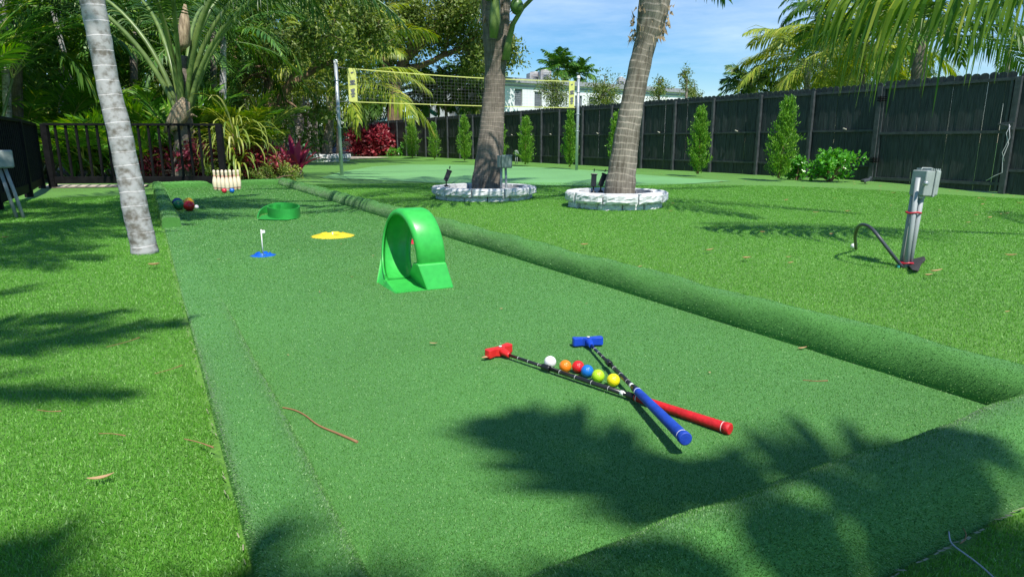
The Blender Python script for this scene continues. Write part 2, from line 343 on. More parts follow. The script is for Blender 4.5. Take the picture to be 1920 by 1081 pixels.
# ------------------------------------------------------------------ GROUND
CO = np.array((1.47, 1.80)); CA = norm((-0.484, 0.875)); CB = np.array((-CA[1], CA[0])) ; CB = np.array((-0.875, -0.484)); CB = norm(CB)
def C2(a, b, z=0.0):
    p = CO + CA * a + CB * b
    return np.array((p[0], p[1], z))
LEN, WID, LB = 12.1, 1.88, 0.178   # lane length, width, left border width
def dip(x, y):
    """the lawn falls a little towards the gate"""
    u = (np.asarray(x) - 8.9) * 1.0; v = (np.asarray(y) - 11.4) * 1.0
    return -0.125 * np.exp(-((u * .52 - v * .853) ** 2 / 3.2 + (u * .853 + v * .52) ** 2 / 5.0))
mb = MB(); gx = np.array([-400, -100, -20] + list(np.arange(-2, 22, .5)) + [60, 400]); gy = np.array([-60, -10, 0] + list(np.arange(4, 22, .5)) + [60, 200, 700])
V = [(x, y, -0.004 + float(dip(x, y))) for x in gx for y in gy]; ng = len(gy)
mb.add(V, [(i * ng + j, (i + 1) * ng + j, (i + 1) * ng + j + 1, i * ng + j + 1) for i in range(len(gx) - 1) for j in range(ng - 1)], None, True)
struct('lawn', mb, M['lawn'])
mb = MB()
mb.add([C2(-0.1, -0.05, 0.004), C2(LEN + 0.05, -0.05, 0.004), C2(LEN + 0.05, WID + 0.05, 0.004), C2(-0.1, WID + 0.05, 0.004)], [(0, 1, 2, 3)])
struct('court_floor', mb, M['court'])
# putting green pad under the net
gp = [P(x, y, 0.004) for x, y in ((600, 333), (640, 322), (700, 312), (760, 308.5), (860, 309), (1000, 313), (1120, 320), (1200, 327), (1290, 334), (1372, 339), (1300, 344), (1220, 347), (1120, 349), (1000, 347), (900, 345), (800, 342), (700, 337), (640, 335))]
mb = MB(); mb.add(gp, [tuple(range(len(gp)))[::-1]]); struct('putting_green', mb, M['green'])
# patio beyond
gp = [P(x, y, 0.004) for x, y in ((540, 302), (760, 294), (840, 288.5), (700, 284.5), (560, 285), (470, 292))]
mb = MB(); mb.add(gp, [tuple(range(len(gp)))]); struct('patio_paving', mb, M['patio'])
# beds (soil) behind the railing
gp = [P(x, y, 0.004) for x, y in ((-500, 341), (100, 341), (430, 338), (570, 327), (560, 304), (400, 294), (-300, 292))]
mb = MB(); mb.add(gp, [tuple(range(len(gp)))]); struct('planting_bed', mb, M['soil'])
gp = [P(x, y, 0.008) for x, y in ((80, 352), (270, 350), (280, 345.5), (90, 345.5))]
mb = MB(); mb.add(gp, [tuple(range(len(gp)))]); struct('stone_path', mb, M['patio'])

# court borders: rounded turf-wrapped rolls
def sweep_border(path_a, prof, name, wob=0.004, seed=1, hs=None):
    """path: list of world xy points; prof: list of (side,z); side axis to the left of travel"""
    r2 = np.random.default_rng(seed); mb = MB(); pts = np.array(path_a); n = len(pts); k = len(prof)
    t = np.gradient(pts, axis=0); t /= np.linalg.norm(t, axis=1)[:, None]
    vs = []
    ph = r2.uniform(0, 6, 6)
    for i in range(n):
        sd = np.array((-t[i][1], t[i][0])); s_ = i * 0.06
        for j, (a, z) in enumerate(prof):
            w = wob * (math.sin(s_ * 5.1 + ph[0] + j * .4) + .7 * math.sin(s_ * 11.3 + ph[1] - j * .6) + .5 * math.sin(s_ * 23 + ph[2] + j)) if 0 < j < k - 1 else 0
            q = pts[i] + sd * (a * (1 + w * 2)); vs.append((q[0], q[1], max(-.002, (z + w) * (hs(i / (n - 1)) if hs else 1))))
    fs = [(i * k + j, i * k + j + 1, (i + 1) * k + j + 1, (i + 1) * k + j) for i in range(n - 1) for j in range(k - 1)]
    mb.add(vs, fs, None, True)
    mb.f.append(list(range(k))); mb.f.append([(n - 1) * k + j for j in range(k)][::-1]); mb.smooth += [False, False]
    o = mb.build(name, M['court']); o['kind'] = 'structure'; return o
def pathline(a0, b0, a1, b1, step=0.06):
    p, q = C2(a0, b0)[:2], C2(a1, b1)[:2]; n = max(2, int(np.linalg.norm(q - p) / step)); return [p + (q - p) * i / n for i in range(n + 1)]
roll = [(0.088 * math.cos(t) * (1.0 if t < 1.57 else .96), 0.128 * abs(math.sin(t)) ** 0.72) for t in np.linspace(0.02, PI - 0.02, 17)]
roll = [(0.084, -0.01)] + roll + [(-0.082, -0.01)]
sweep_border(pathline(-0.10, -0.086, LEN + 0.1, -0.086), roll, 'court_border', 0.005, 3)
sq = [(0.080, -0.01), (0.077, 0.05), (0.072, 0.085), (0.058, 0.100), (0.02, 0.106), (-0.02, 0.106), (-0.055, 0.100), (-0.070, 0.085), (-0.075, 0.05), (-0.082, -0.01)]
lowp = [(0.080, -0.01), (0.080, 0.050), (0.070, 0.072), (0.035, 0.085), (-0.010, 0.087), (-0.048, 0.080), (-0.075, 0.062), (-0.092, 0.034), (-0.102, -0.01)]
sweep_border(pathline(5.95, WID + 0.115, LEN + 0.1, WID + 0.115), sq, 'court_border', 0.003, 4)
sweep_border(pathline(-0.6, WID + 0.098, 6.05, WID + 0.098), lowp, 'court_border', 0.002, 7, hs=lambda f: 1.0 if f < .27 else (.16 if f > .50 else 1 - .84 * (f - .27) / .23))
sweep_border(pathline(LEN + 0.08, -0.12, LEN + 0.08, WID + 0.16), sq, 'court_border', 0.003, 5)
fr = [(0.140, -0.01), (0.138, 0.050), (0.122, 0.090), (0.088, 0.113), (0.03, 0.123), (-0.035, 0.116), (-0.080, 0.092), (-0.112, 0.048), (-0.124, -0.01)]
sweep_border(pathline(-0.13, -0.55, -0.13, WID + 0.3), fr, 'court_border', 0.005, 6)

# ------------------------------------------------------------------ GRASS (blades, thinning and widening with distance)
def blades(name, inside, n, dmin, dmax, length, width, m, label, lean=0.5, az=(-48, 48), z0=0.0, pw=0.75):
    u = rng.random(n); d = (dmin ** (pw) + u * (dmax ** pw - dmin ** pw)) ** (1 / pw)
    th = R(90) - np.radians(rng.uniform(az[0], az[1], n))
    x, y = d * np.cos(th), d * np.sin(th)
    k = inside(x, y); x, y, d = x[k], y[k], d[k]; N = len(x)
    L = rng.uniform(length * 0.7, length * 1.15, N); w = width * np.maximum(1, d / 2.6) ** 0.9 * rng.uniform(0.8, 1.2, N)
    a = rng.uniform(0, 2 * PI, N); le = np.abs(rng.normal(0, lean, N)).clip(0, 1.1)
    b2 = rng.uniform(0, 2 * PI, N)
    dx, dy = np.cos(a) * w / 2, np.sin(a) * w / 2
    tx, ty, tz = L * np.sin(le) * np.cos(b2), L * np.sin(le) * np.sin(b2), L * np.cos(le)
    v = np.zeros((N, 3, 3)); z0 = z0 + dip(x, y)
    v[:, 0] = np.stack([x - dx, y - dy, z0], 1); v[:, 1] = np.stack([x + dx, y + dy, z0], 1)
    v[:, 2] = np.stack([x + tx, y + ty, z0 + tz], 1)
    o = bigmesh(name, v, 3, m); tag(o, label, 'grass', kind='stuff'); return o
def ab(x, y):
    dx, dy = x - CO[0], y - CO[1]; return dx * CA[0] + dy * CA[1], dx * CB[0] + dy * CB[1]
def in_left(x, y): a, b = ab(x, y); return (b > WID + LB + 0.012 + 0.01 * np.sin(a * 9) + 0.008 * np.sin(a * 31))
def in_right(x, y):
    a, b = ab(x, y); return ((b < -0.20) & (a > -0.3)) | ((a < -0.285 + 0.01 * np.sin(b * 21)))
def in_court(x, y): a, b = ab(x, y); return (a > 0.0) & (b > 0.0) & (b < WID) & (a < LEN)
blades('lawn_grass', in_left, 950000, 0.7, 11.5, 0.0115, 0.0024, M['blade'], 'long bright green turf grass left of the lane', az=(-50, 5), lean=.9)
blades('lawn_grass', in_right, 950000, 0.7, 13.0, 0.011, 0.0023, M['blade'], 'long bright green turf grass right of the lane', az=(-20, 50), lean=.7)
def nap(objs, n, length, width, m, dmax=14.5):
    P0, E1, E2, NR = [], [], [], []
    for o in objs:
        me = o.data; me.calc_loop_triangles(); nt_ = len(me.loop_triangles); tv = np.zeros(nt_ * 3, int); me.loop_triangles.foreach_get('vertices', tv)
        co = np.zeros(len(me.vertices) * 3); me.vertices.foreach_get('co', co); co = co.reshape(-1, 3)[tv.reshape(-1, 3)]
        P0.append(co[:, 0]); E1.append(co[:, 1] - co[:, 0]); E2.append(co[:, 2] - co[:, 0])
    P0, E1, E2 = map(np.vstack, (P0, E1, E2))
    # cut the long floor triangles into small cells first
    cr = np.cross(E1, E2); A = np.linalg.norm(cr, axis=1) / 2; k = A > .02
    cen = P0 + (E1 + E2) / 3; d = np.hypot(cen[:, 0], cen[:, 1]); wgt = np.where(k, 0, A / np.maximum(d, .9) ** 1.7) * (d < dmax)
    m1 = int(n * .15); i = rng.choice(len(A), m1, p=wgt / wgt.sum()); a, b = rng.random(m1), rng.random(m1); f = a + b > 1; a[f], b[f] = 1 - a[f], 1 - b[f]
    p1 = P0[i] + E1[i] * a[:, None] + E2[i] * b[:, None]; n1 = cr[i] / (2 * A[i][:, None]); n1[n1[:, 2] < -.3] *= -1
    cenb = np.array((0, 0)); out = n1.copy()
    m2 = n - m1; u = rng.random(m2); dd = (.9 ** .45 + u * (dmax ** .45 - .9 ** .45)) ** (1 / .45); th = R(90) - np.radians(rng.uniform(-46, 48, m2)); x, y = dd * np.cos(th), dd * np.sin(th); kk = in_court(x, y)
    p2 = np.stack([x, y, np.full(m2, .004)], 1)[kk]; n2 = np.zeros_like(p2); n2[:, 2] = 1
    p_ = np.vstack([p1, p2]); nr = np.vstack([n1, n2]); N = len(p_); d = np.hypot(p_[:, 0], p_[:, 1]); k = (d > .7); p_, nr, d = p_[k], nr[k], d[k]; N = len(p_)
    w = width * np.maximum(1, d / 1.8) * rng.uniform(.7, 1.3, N); s = rng.normal(0, 1, (N, 3)); s = np.cross(nr, s); s /= np.linalg.norm(s, axis=1)[:, None]
    tl = rng.normal(0, .55, (N, 3)) + nr; tl /= np.linalg.norm(tl, axis=1)[:, None]; L = (length * rng.uniform(.6, 1.2, N) * np.maximum(1, d / 3) ** .5)[:, None]
    v = np.stack([p_ - s * w[:, None] / 2 - nr * .001, p_ + s * w[:, None] / 2 - nr * .001, p_ + tl * L], 1)
    o = bigmesh('court_turf_nap', v, 3, m); tag(o, 'short dense turf fibres covering the lane and its border rolls', 'turf', kind='stuff')
nap([o for o in bpy.data.objects if o.name.startswith('court_border')], 2300000, 0.0046, 0.0019, M['nap'])

# ------------------------------------------------------------------ plant builders
def frond(mb, stem, c, az, el, L, droop, n=46, ll=0.6, lw=0.03, pet=0.18, hang=0.5, seg=3, twist=0.0, curl=0.0, r2=rng, ang0=62, stemr=0.018):
    """pinnate leaf: rachis from c, leaflets both sides"""
    K = 24; pts = [np.asarray(c, float)]; e = el; a = az
    for i in range(K):
        d = np.array((math.cos(e) * math.cos(a), math.cos(e) * math.sin(a), math.sin(e)))
        pts.append(pts[-1] + d * L / K); t = (i + 1) / K
        e = el - droop * t ** 1.4; a = az + curl * t
    pts = np.array(pts); tg = np.gradient(pts, axis=0); tg /= np.linalg.norm(tg, axis=1)[:, None]
    if stem is not None: stem.tube(pts, np.linspace(stemr, stemr * 0.16, K + 1), 5, False)
    s = np.linspace(pet, 0.995, n); s = np.clip(s + r2.normal(0, 0.004, n), pet, 0.999)
    idx = s * K; i0 = idx.astype(int).clip(0, K - 1); fr_ = (idx - i0)[:, None]
    p = pts[i0] * (1 - fr_) + pts[i0 + 1] * fr_; t = tg[i0]
    up = np.array((0, 0, 1.0)); sd = np.cross(t, up); nn = np.linalg.norm(sd, axis=1); 
    azs = np.array((math.sin(az), -math.cos(az), 0)); sd = np.where(nn[:, None] > 0.15, sd / (nn[:, None] + 1e-9), azs)
    nr = np.cross(sd, t)
    if twist:
        tw = twist * s[:, None]; sd, nr = sd * np.cos(tw) + nr * np.sin(tw), nr * np.cos(tw) - sd * np.sin(tw)
    rel = (s - pet) / (1 - pet)
    prof = np.minimum(1, 0.45 + 2.2 * rel) * np.minimum(1, 0.30 + 1.9 * (1 - rel))
    V = []
    for side in (-1, 1):
        an = np.radians(ang0 - 32 * rel + r2.normal(0, 5, n))[:, None]
        l_ = (ll * prof * r2.uniform(0.88, 1.08, n))[:, None]
        lift = r2.normal(0.10, 0.12, n)[:, None]
        d = t * np.cos(an) + sd * side * np.sin(an) + nr * lift; d /= np.linalg.norm(d, axis=1)[:, None]
        h = (hang * r2.uniform(0.7, 1.3, n))[:, None]
        cur = p.copy(); strip = []
        wv = np.cross(d, nr + 0.35 * side * sd); wv /= (np.linalg.norm(wv, axis=1)[:, None] + 1e-9)
        ws = [0.5, 1.0, 0.75, 0.05] if seg == 3 else ([0.6, 1.0, 0.05] if seg == 2 else [0.5, .9, 1, .6, .05])
        for q in range(seg + 1):
            w = lw * ws[q] / 2
            strip.append((cur - wv * w, cur + wv * w))
            d = d + np.array((0, 0, -1.0)) * h * 0.55 * (q + 1) / seg; d /= np.linalg.norm(d, axis=1)[:, None]
            cur = cur + d * l_ / seg
        A = np.stack([x for pr in strip for x in pr], 1)  # n, 2(seg+1), 3
        V.append(A)
    A = np.concatenate(V); m_ = A.shape[1]
    base = (np.arange(len(A)) * m_)[:, None, None]
    q = np.array([[2 * i, 2 * i + 1, 2 * i + 3, 2 * i + 2] for i in range(seg)])[None]
    mb.add(A.reshape(-1, 3), (base + q).reshape(-1, 4))
def leafcloud(mb, cen, n, rad, size, r2=rng, flat=0.4, asp=0.5, up=0.3, droop=0.0):
    """n leaves spread in clumps with centre cen (k,3) and radius rad (k,)"""
    cen = np.asarray(cen, float).reshape(-1, 3); k = len(cen); rad = np.broadcast_to(np.asarray(rad, float), (k,))
    i = r2.integers(0, k, n); dr = r2.normal(0, 1, (n, 3)); dr /= np.linalg.norm(dr, axis=1)[:, None]
    rr = rad[i] * r2.random(n) ** 0.45
    p = cen[i] + dr * rr[:, None] * np.array((1, 1, 1 - flat * 0.5))
    ax = dr * 0.6 + r2.normal(0, 0.6, (n, 3)); ax[:, 2] -= droop; ax /= np.linalg.norm(ax, axis=1)[:, None]
    nn = r2.normal(0, 0.55, (n, 3)) + dr * 0.4; nn[:, 2] += up + 0.3
    w = np.cross(ax, nn); w /= (np.linalg.norm(w, axis=1)[:, None] + 1e-9); nn = np.cross(w, ax)
    s = (size * r2.uniform(0.6, 1.25, n))[:, None]
    V = np.stack([p, p + ax * s * .45 + w * s * asp / 2 - nn * s * .05, p + ax * s, p + ax * s * .45 - w * s * asp / 2 - nn * s * .05], 1)
    b = (np.arange(n) * 4)[:, None] + np.arange(4)[None]
    mb.add(V.reshape(-1, 3), b)
def palm(name, label, trunk, rads, crown, nf, L, tm, lm, group=None, ll=0.6, lw=0.032, n=46, els=(75, -25), droop=1.3, seed=1, petm='stem', parts=False, hang=0.7, azr=(0, 360), pet=0.18, seg=3, boots=0, stemr=0.02, sides=12, ang0=62, azlist=None):
    r2 = np.random.default_rng(seed); trunk = [np.asarray(q, float) for q in trunk]
    t = thing(name, label, 'palm tree', trunk[0], group)
    # smooth the trunk
    tp = np.array(trunk); tt = np.linspace(0, 1, len(tp)); K = max(14, int(np.linalg.norm(tp[-1] - tp[0]) / 0.09))
    u = np.linspace(0, 1, K); sm = np.stack([np.interp(u, tt, tp[:, i]) for i in range(3)], 1)
    for _ in range(3): sm[1:-1] = (sm[:-2] + sm[1:-1] * 2 + sm[2:]) / 4
    rr = np.interp(u, tt, rads); rr = rr * (1 + 0.025 * np.sin(np.arange(K) * 2.1) + r2.normal(0, 0.008, K))
    b = MB(); b.tube(sm, rr, sides); b.build('trunk', M[tm], t)
    c = np.asarray(crown, float)
    if not parts: cm, st = MB(), MB()
    for i in range(nf):
        f_ = (i + 0.5) / nf; el = R(els[0] + (els[1] - els[0]) * f_ + r2.normal(0, 5)); az = R(azr[0]) + (i * 2.399963) % (R(azr[1] - azr[0]) if azr[1] - azr[0] < 360 else 2 * PI) + r2.normal(0, 0.12)
        if azlist is not None: az, el = R(azlist[i][0]), R(azlist[i][1])
        if parts: cm, st = MB(), MB()
        frond(cm, st, c + np.array((math.cos(az), math.sin(az), 0)) * rr[-1] * 0.5 + np.array((0, 0, -0.12 * f_)), az, el, L * r2.uniform(0.85, 1.1), droop * r2.uniform(0.8, 1.15), n, ll * r2.uniform(.9, 1.1), lw, pet, hang, seg, r2.normal(0, 0.5), r2.normal(0, 0.25), r2, ang0, stemr)
        if parts:
            f_o = cm.build('frond', M[lm], t); st.build('rachis', M[petm], f_o)
    if not parts:
        co_ = cm.build('crown', M[lm], t); st.build('frond_stems', M[petm], co_)
    if boots:
        bm_ = MB()
        for i in range(boots):
            az = i * 2.4; h_ = -0.05 - 0.5 * (i / boots) * L * 0.3
            p0 = c + np.array((math.cos(az) * rr[-1] * .9, math.sin(az) * rr[-1] * .9, h_))
            p1 = p0 + np.array((math.cos(az) * .10, math.sin(az) * .10, 0.16)); p2 = p1 + np.array((math.cos(az) * .10, math.sin(az) * .10, 0.10 * r2.uniform(-1, 1.5)))
            bm_.tube([p0 - (0, 0, .12), p0, p1, p2], [.02, .05, .035, .012], 6)
        bm_.build('leaf_base', M['boot'], t)
    return t
def areca(name, label, base, ns, ht, lm, seed, spread=0.5, ll=0.45, lw=0.032, group=None, n=30, L=1.7, petm='stemy', droop=1.2, cat='palm'):
    """clump of cane stems, each with a few arching fronds"""
    r2 = np.random.default_rng(seed); base = np.asarray(base, float); t = thing(name, label, cat, base, group)
    cm, st, cn = MB(), MB(), MB()
    for i in range(ns):
        a = r2.uniform(0, 2 * PI); r_ = r2.uniform(0, spread) * .5; h_ = ht * r2.uniform(0.25, 0.75) if ht > 0 else 0.02
        b0 = base + (math.cos(a) * r_, math.sin(a) * r_, 0); b1 = base + (math.cos(a) * r_ * 2.6, math.sin(a) * r_ * 2.6, h_)
        cn.tube([b0, (b0 + b1) / 2 + (0, 0, h_ * .06), b1], [0.035, 0.03, 0.02], 6)
        for k in range(r2.integers(4, 7)):
            az = a + r2.normal(0, 1.4); el = R(r2.uniform(35, 85))
            frond(cm, st, b1, az, el, L * r2.uniform(.7, 1.15), droop * r2.uniform(.7, 1.2), n, ll, lw, 0.22, 0.35, 2, r2.normal(0, .4), r2.normal(0, .3), r2, 55, 0.012)
    cn.build('cane', M['stem'], t); c_ = cm.build('foliage', M[lm], t); st.build('frond_stems', M[petm], c_)
    return t
def broadtree(name, label, base, limbs, lm, bm_, nleaf, size, clump, seed, group=None, levels=3, trunk_r=0.2, asp=0.5, cat='tree', extra=None):
    """limbs: list of polylines (absolute points) with start radius; leaf clumps at branch ends"""
    r2 = np.random.default_rng(seed); t = thing(name, label, cat, base, group); b = MB(); tips = []
    def grow(p, d, L, r, lev):
        pts = [p]; dd = d.copy()
        for i in range(5):
            dd = norm(dd + r2.normal(0, 0.16, 3) + np.array((0, 0, 0.02))); pts.append(pts[-1] + dd * L / 5)
        b.tube(pts, np.linspace(r, r * .5, 6), 6 if lev < 2 else 4, False)
        if lev >= levels: tips.extend([pts[-1], pts[3]]); return
        for k in range(r2.integers(2, 4)):
            q = pts[r2.integers(3, 6)]; nd = norm(dd + r2.normal(0, 0.55, 3)); grow(q, nd, L * r2.uniform(.55, .8), r * .5, lev + 1)
        tips.append(pts[-1])
    for pl, r in limbs:
        pl = np.array(pl, float); u = np.linspace(0, 1, 14); tt = np.linspace(0, 1, len(pl))
        sm = np.stack([np.interp(u, tt, pl[:, i]) for i in range(3)], 1)
        for _ in range(2): sm[1:-1] = (sm[:-2] + sm[1:-1] * 2 + sm[2:]) / 4
        sm[1:-1] += r2.normal(0, r * .12, (12, 3))
        b.tube(sm, np.linspace(r, r * .45, 14), 9)
        for k in range(4):
            i = r2.integers(7, 14); grow(sm[min(i, 13)], norm(sm[-1] - sm[-3] + r2.normal(0, 0.6, 3) * np.linalg.norm(sm[-1] - sm[-3])), clump * 2.0, r * .4, 1)
        grow(sm[-1], norm(sm[-1] - sm[-3]), clump * 2.0, r * .45, 1)
    b.build('trunk', M[bm_], t); cm = MB(); tips = np.array(tips)
    if extra is not None: tips = np.vstack([tips, extra])
    leafcloud(cm, tips, nleaf, np.full(len(tips), clump) * r2.uniform(.6, 1.2, len(tips)), size, r2, asp=asp, droop=.3)
    cm.build('crown', M[lm], t)
    return t
def shrub(name, label, base, w, h, lm, n, size, seed, asp=0.5, group=None, cat='shrub', k=14, up=0.3, depth=None):
    r2 = np.random.default_rng(seed); base = np.asarray(base, float); t = thing(name, label, cat, base, group)
    cen = np.stack([r2.normal(0, 0.30, k) * w, r2.normal(0, .30, k) * (depth or w), r2.uniform(0.15, 0.85, k) * h], 1)
    cen[:, :2] *= (1.1 - 0.5 * (cen[:, 2] / h))[:, None]; cen += base
    b = MB()
    for c in cen: b.tube([base + (r2.normal(0, .03), r2.normal(0, .03), 0), (base + c) / 2 + (0, 0, .05), c], [0.02, .014, .006], 5, False)
    b.build('stem', M['bark'], t); cm = MB(); leafcloud(cm, cen, n, np.full(k, min(w, h) * 0.26), size, r2, asp=asp, up=up); cm.build('foliage', (M[lm] if isinstance(lm, str) else lm), t)
    return t
def cypress(label, base, w, h, seed, lean=0.0, n=5200):
    r2 = np.random.default_rng(seed); base = np.asarray(base, float)
    t = thing('cypress_shrub', label, 'shrub', base, 'conical evergreens planted along the fence')
    b = MB(); b.tube([base, base + (lean * .5, 0, h * .5), base + (lean, 0, h * .93)], [0.03, .02, .006], 6); b.build('stem', M['bark'], t)
    cm = MB(); K = 95
    for i in range(K):
        f_ = i / K; z = 0.05 + f_ * 0.90; rr = w / 2 * (min(1, .55 + 3 * z) * (1 - z ** 1.9) ** .75 + .05) * r2.uniform(.45, 1.08); a = i * 2.4 + r2.normal(0, .3)
        c0 = base + (lean * z, 0, z * h - .08); tip = base + (lean * z + math.cos(a) * rr, math.sin(a) * rr, z * h + .10 + .05 * r2.random())
        m_ = n // K; s = r2.random(m_) ** .6; p = c0 + (tip - c0) * s[:, None] + r2.normal(0, 0.020, (m_, 3)) * (w / .45)
        ax = norm(tip - c0) * .8 + np.array((0, 0, .75)) + r2.normal(0, .45, (m_, 3)); ax /= np.linalg.norm(ax, axis=1)[:, None]
        wv = np.cross(ax, r2.normal(0, 1, (m_, 3))); wv /= np.linalg.norm(wv, axis=1)[:, None]; sz = r2.uniform(.035, .075, m_)[:, None]
        V = np.stack([p, p + ax * sz * .5 + wv * sz * .17, p + ax * sz, p + ax * sz * .5 - wv * sz * .17], 1)
        cm.add(V.reshape(-1, 3), (np.arange(m_) * 4)[:, None] + np.arange(4)[None])
    cm.build('foliage', M['cypress'], t)
    return t
# ------------------------------------------------------------------ FENCE along the right
FA = np.array((8.78, 11.79)); FD = norm((-.52, .853)); FN = np.array((FD[1], -FD[0]))
if FN.dot(-FA) < 0: FN = -FN   # towards the camera
def bank(t): return .06 * np.clip((t - 5.0) / 14.0, 0, 1)
FH = 1.955
def FP(t, off=0.0, z=0.0):
    p = FA + FD * t + FN * off; return np.array((p[0], p[1], z))
fd3 = np.array((FD[0], FD[1], 0)); fn3 = np.array((FN[0], FN[1], 0))
def boards(mb, t0, t1, z0, z1, r2, off=0.0):
    n = max(1, round((t1 - t0) / 0.14)); w = (t1 - t0) / n
    for i in range(n):
        c = t0 + (i + .5) * w; hw = w / 2 - .0025; zt = z1 + r2.normal(0, .006); o = [(-hw, z0), (hw, z0), (hw, zt - .045)]
        for a in (25, 50, 75, 105, 130, 155): o.append((hw * math.cos(R(a)), zt - .045 + .045 * math.sin(R(a))))
        o.append((-hw, zt - .045))
        mb.prism(o, .017, FP(c, off + r2.normal(0, .0015) + (0.007 if i % 2 else 0)), fd3 + fn3 * r2.normal(0, .05), (0, 0, 1), fn3)
mb = MB(); V = []; ts = np.linspace(5.5, 56, 80)
for t_ in ts:
    for off, f_ in ((1.15, -.05), (.9, .12), (.6, .55), (.3, .92), (0.0, 1.0), (-1.2, 1.0), (-3, -.05)):
        c = FA + FD * t_ + FN * off; V.append((c[0], c[1], -.003 + bank(t_) * f_ if bank(t_) > 0 else -.3))
mb.add(V, [(i * 7 + j, (i + 1) * 7 + j, (i + 1) * 7 + j + 1, i * 7 + j + 1) for i in range(79) for j in range(6)], None, True); struct('lawn_bank', mb, M['lawn'])
r2 = np.random.default_rng(11)
def fence_t(px):
    u = (px - CX) / F; return (u * (FA[1] * CP + (H - .0) * SP) - FA[0]) / (FD[0] - u * FD[1] * CP)
posts = [-5.2, -3.95, -2.7, -1.4] + [fence_t(x) for x in (1513, 1418, 1332, 1262, 1203, 1146, 1092, 1049, 1016, 978, 943)]
while posts[-1] < 46: posts.append(posts[-1] + 1.24)
g0, g1 = 0.0, fence_t(1634)
posts_l = [p for p in posts if p < 0] + [g0]; posts_r = [g1] + [p for p in posts if p > g1]
fen_r = thing('board_fence', 'long black board fence with scalloped top running behind the cypresses to the far left', 'fence', FP(g1 + 1), 'black board fence')
fen_l = thing('board_fence', 'short black board fence section right of the closed gate at the photo edge', 'fence', FP(-1), 'black board fence')
for lst, root in ((posts_l, fen_l), (posts_r, fen_r)):
    for i in range(len(lst) - 1):
        a, b_ = lst[i], lst[i + 1]; m_ = MB(); boards(m_, a, b_, -0.14, FH, r2, -.02); m_.build('panel', M['fence'], root)
        for z, hh in ((FH - .13, .05), (FH * .52, .045), (FH * .15, .045)):
            m_ = MB(); m_.bar(FP(a + .04, .008, z), FP(b_ - .04, .008, z), .04, hh, (0, 0, 1)); m_.build('rail', M['fencerail'], root)
    for p in lst:
        gate = p in (g0, g1); w = .095 if gate else .065
        m_ = MB(); m_.prism([(-w / 2, -.14), (w / 2, -.14), (w / 2, FH - .07), (-w / 2, FH - .07)], .07, FP(p, .045), fd3, (0, 0, 1), fn3); m_.build('post', M['fencerail'], root, bevel=.004)
# light brackets on the middle rail
for i, p in enumerate(posts_r[:13]):
    q = p + (posts_r[i + 1] - p) * .45 if i + 1 < len(posts_r) else p
    m_ = MB(); m_.bar(FP(q - .03, .05, FH * .52 + .03), FP(q + .04, .055, FH * .52 + .055), .03, .018); m_.build('bracket', M['rope'], fen_r)
gt = thing('fence_gate', 'closed black board gate with iron hinges and latch between the fence sections', 'gate', FP((g0 + g1) / 2))
m_ = MB(); boards(m_, g0 + .06, g1 - .06, -.09, FH + .03, r2, .0); m_.build('panel', M['fence'], gt)
for z in (FH - .10, FH * .49, .05):
    m_ = MB(); m_.bar(FP(g0 + .06, .037, z), FP(g1 - .06, .037, z), .045, .055); m_.build('rail', M['fencerail'], gt)
m_ = MB(); m_.bar(FP(g1 - .08, .042, .0), FP(g1 - .08, .042, FH - .1), .035, .03, fn3); m_.build('stile', M['fencerail'], gt)
m_ = MB(); m_.bar(FP(g0 + .10, .042, -.08), FP(g0 + .10, .042, FH - .1), .035, .03, fn3); m_.build('stile', M['fencerail'], gt)
for z in (FH - .32, .42):
    m_ = MB()
    for k in (-1, 0, 1): m_.bar(FP(g1 - .16, .072, z + k * .035), FP(g1 + .03, .085, z + k * .035), .012, .018)
    m_.bar(FP(g1 - .04, .088, z - .06), FP(g1 - .04, .088, z + .06), .02, .02, fn3); m_.build('hinge', M['rail'], gt)
m_ = MB(); m_.bar(FP(g0 - .04, .09, FH * .54), FP(g0 + .16, .09, FH * .54), .03, .13); m_.bar(FP(g0 + .02, .105, FH * .54), FP(g0 + .2, .105, FH * .56), .02, .03); m_.build('latch', M['fencerail'], gt, bevel=.004)
m_ = MB(); z_ = FH * .54
m_.tube([FP(g0 + .0, .11, z_), FP(g0 + .04, .12, z_ - .12), FP(g0 - .02, .12, z_ - .3), FP(g0 + .03, .13, z_ - .55), FP(g0 + .0, .13, z_ - .8), FP(g0 + .10, .15, z_ - .86), FP(g0 + .22, .16, z_ - .95)], .007, 6)
m_.tube([FP(g0 + .02, .11, z_ + .03), FP(g0 - .03, .13, z_ - .2), FP(g0 + .05, .13, z_ - .45), FP(g0 + .0, .13, z_ - .6)], .006, 6)
m_.build('tie_cord', M['string'], gt)

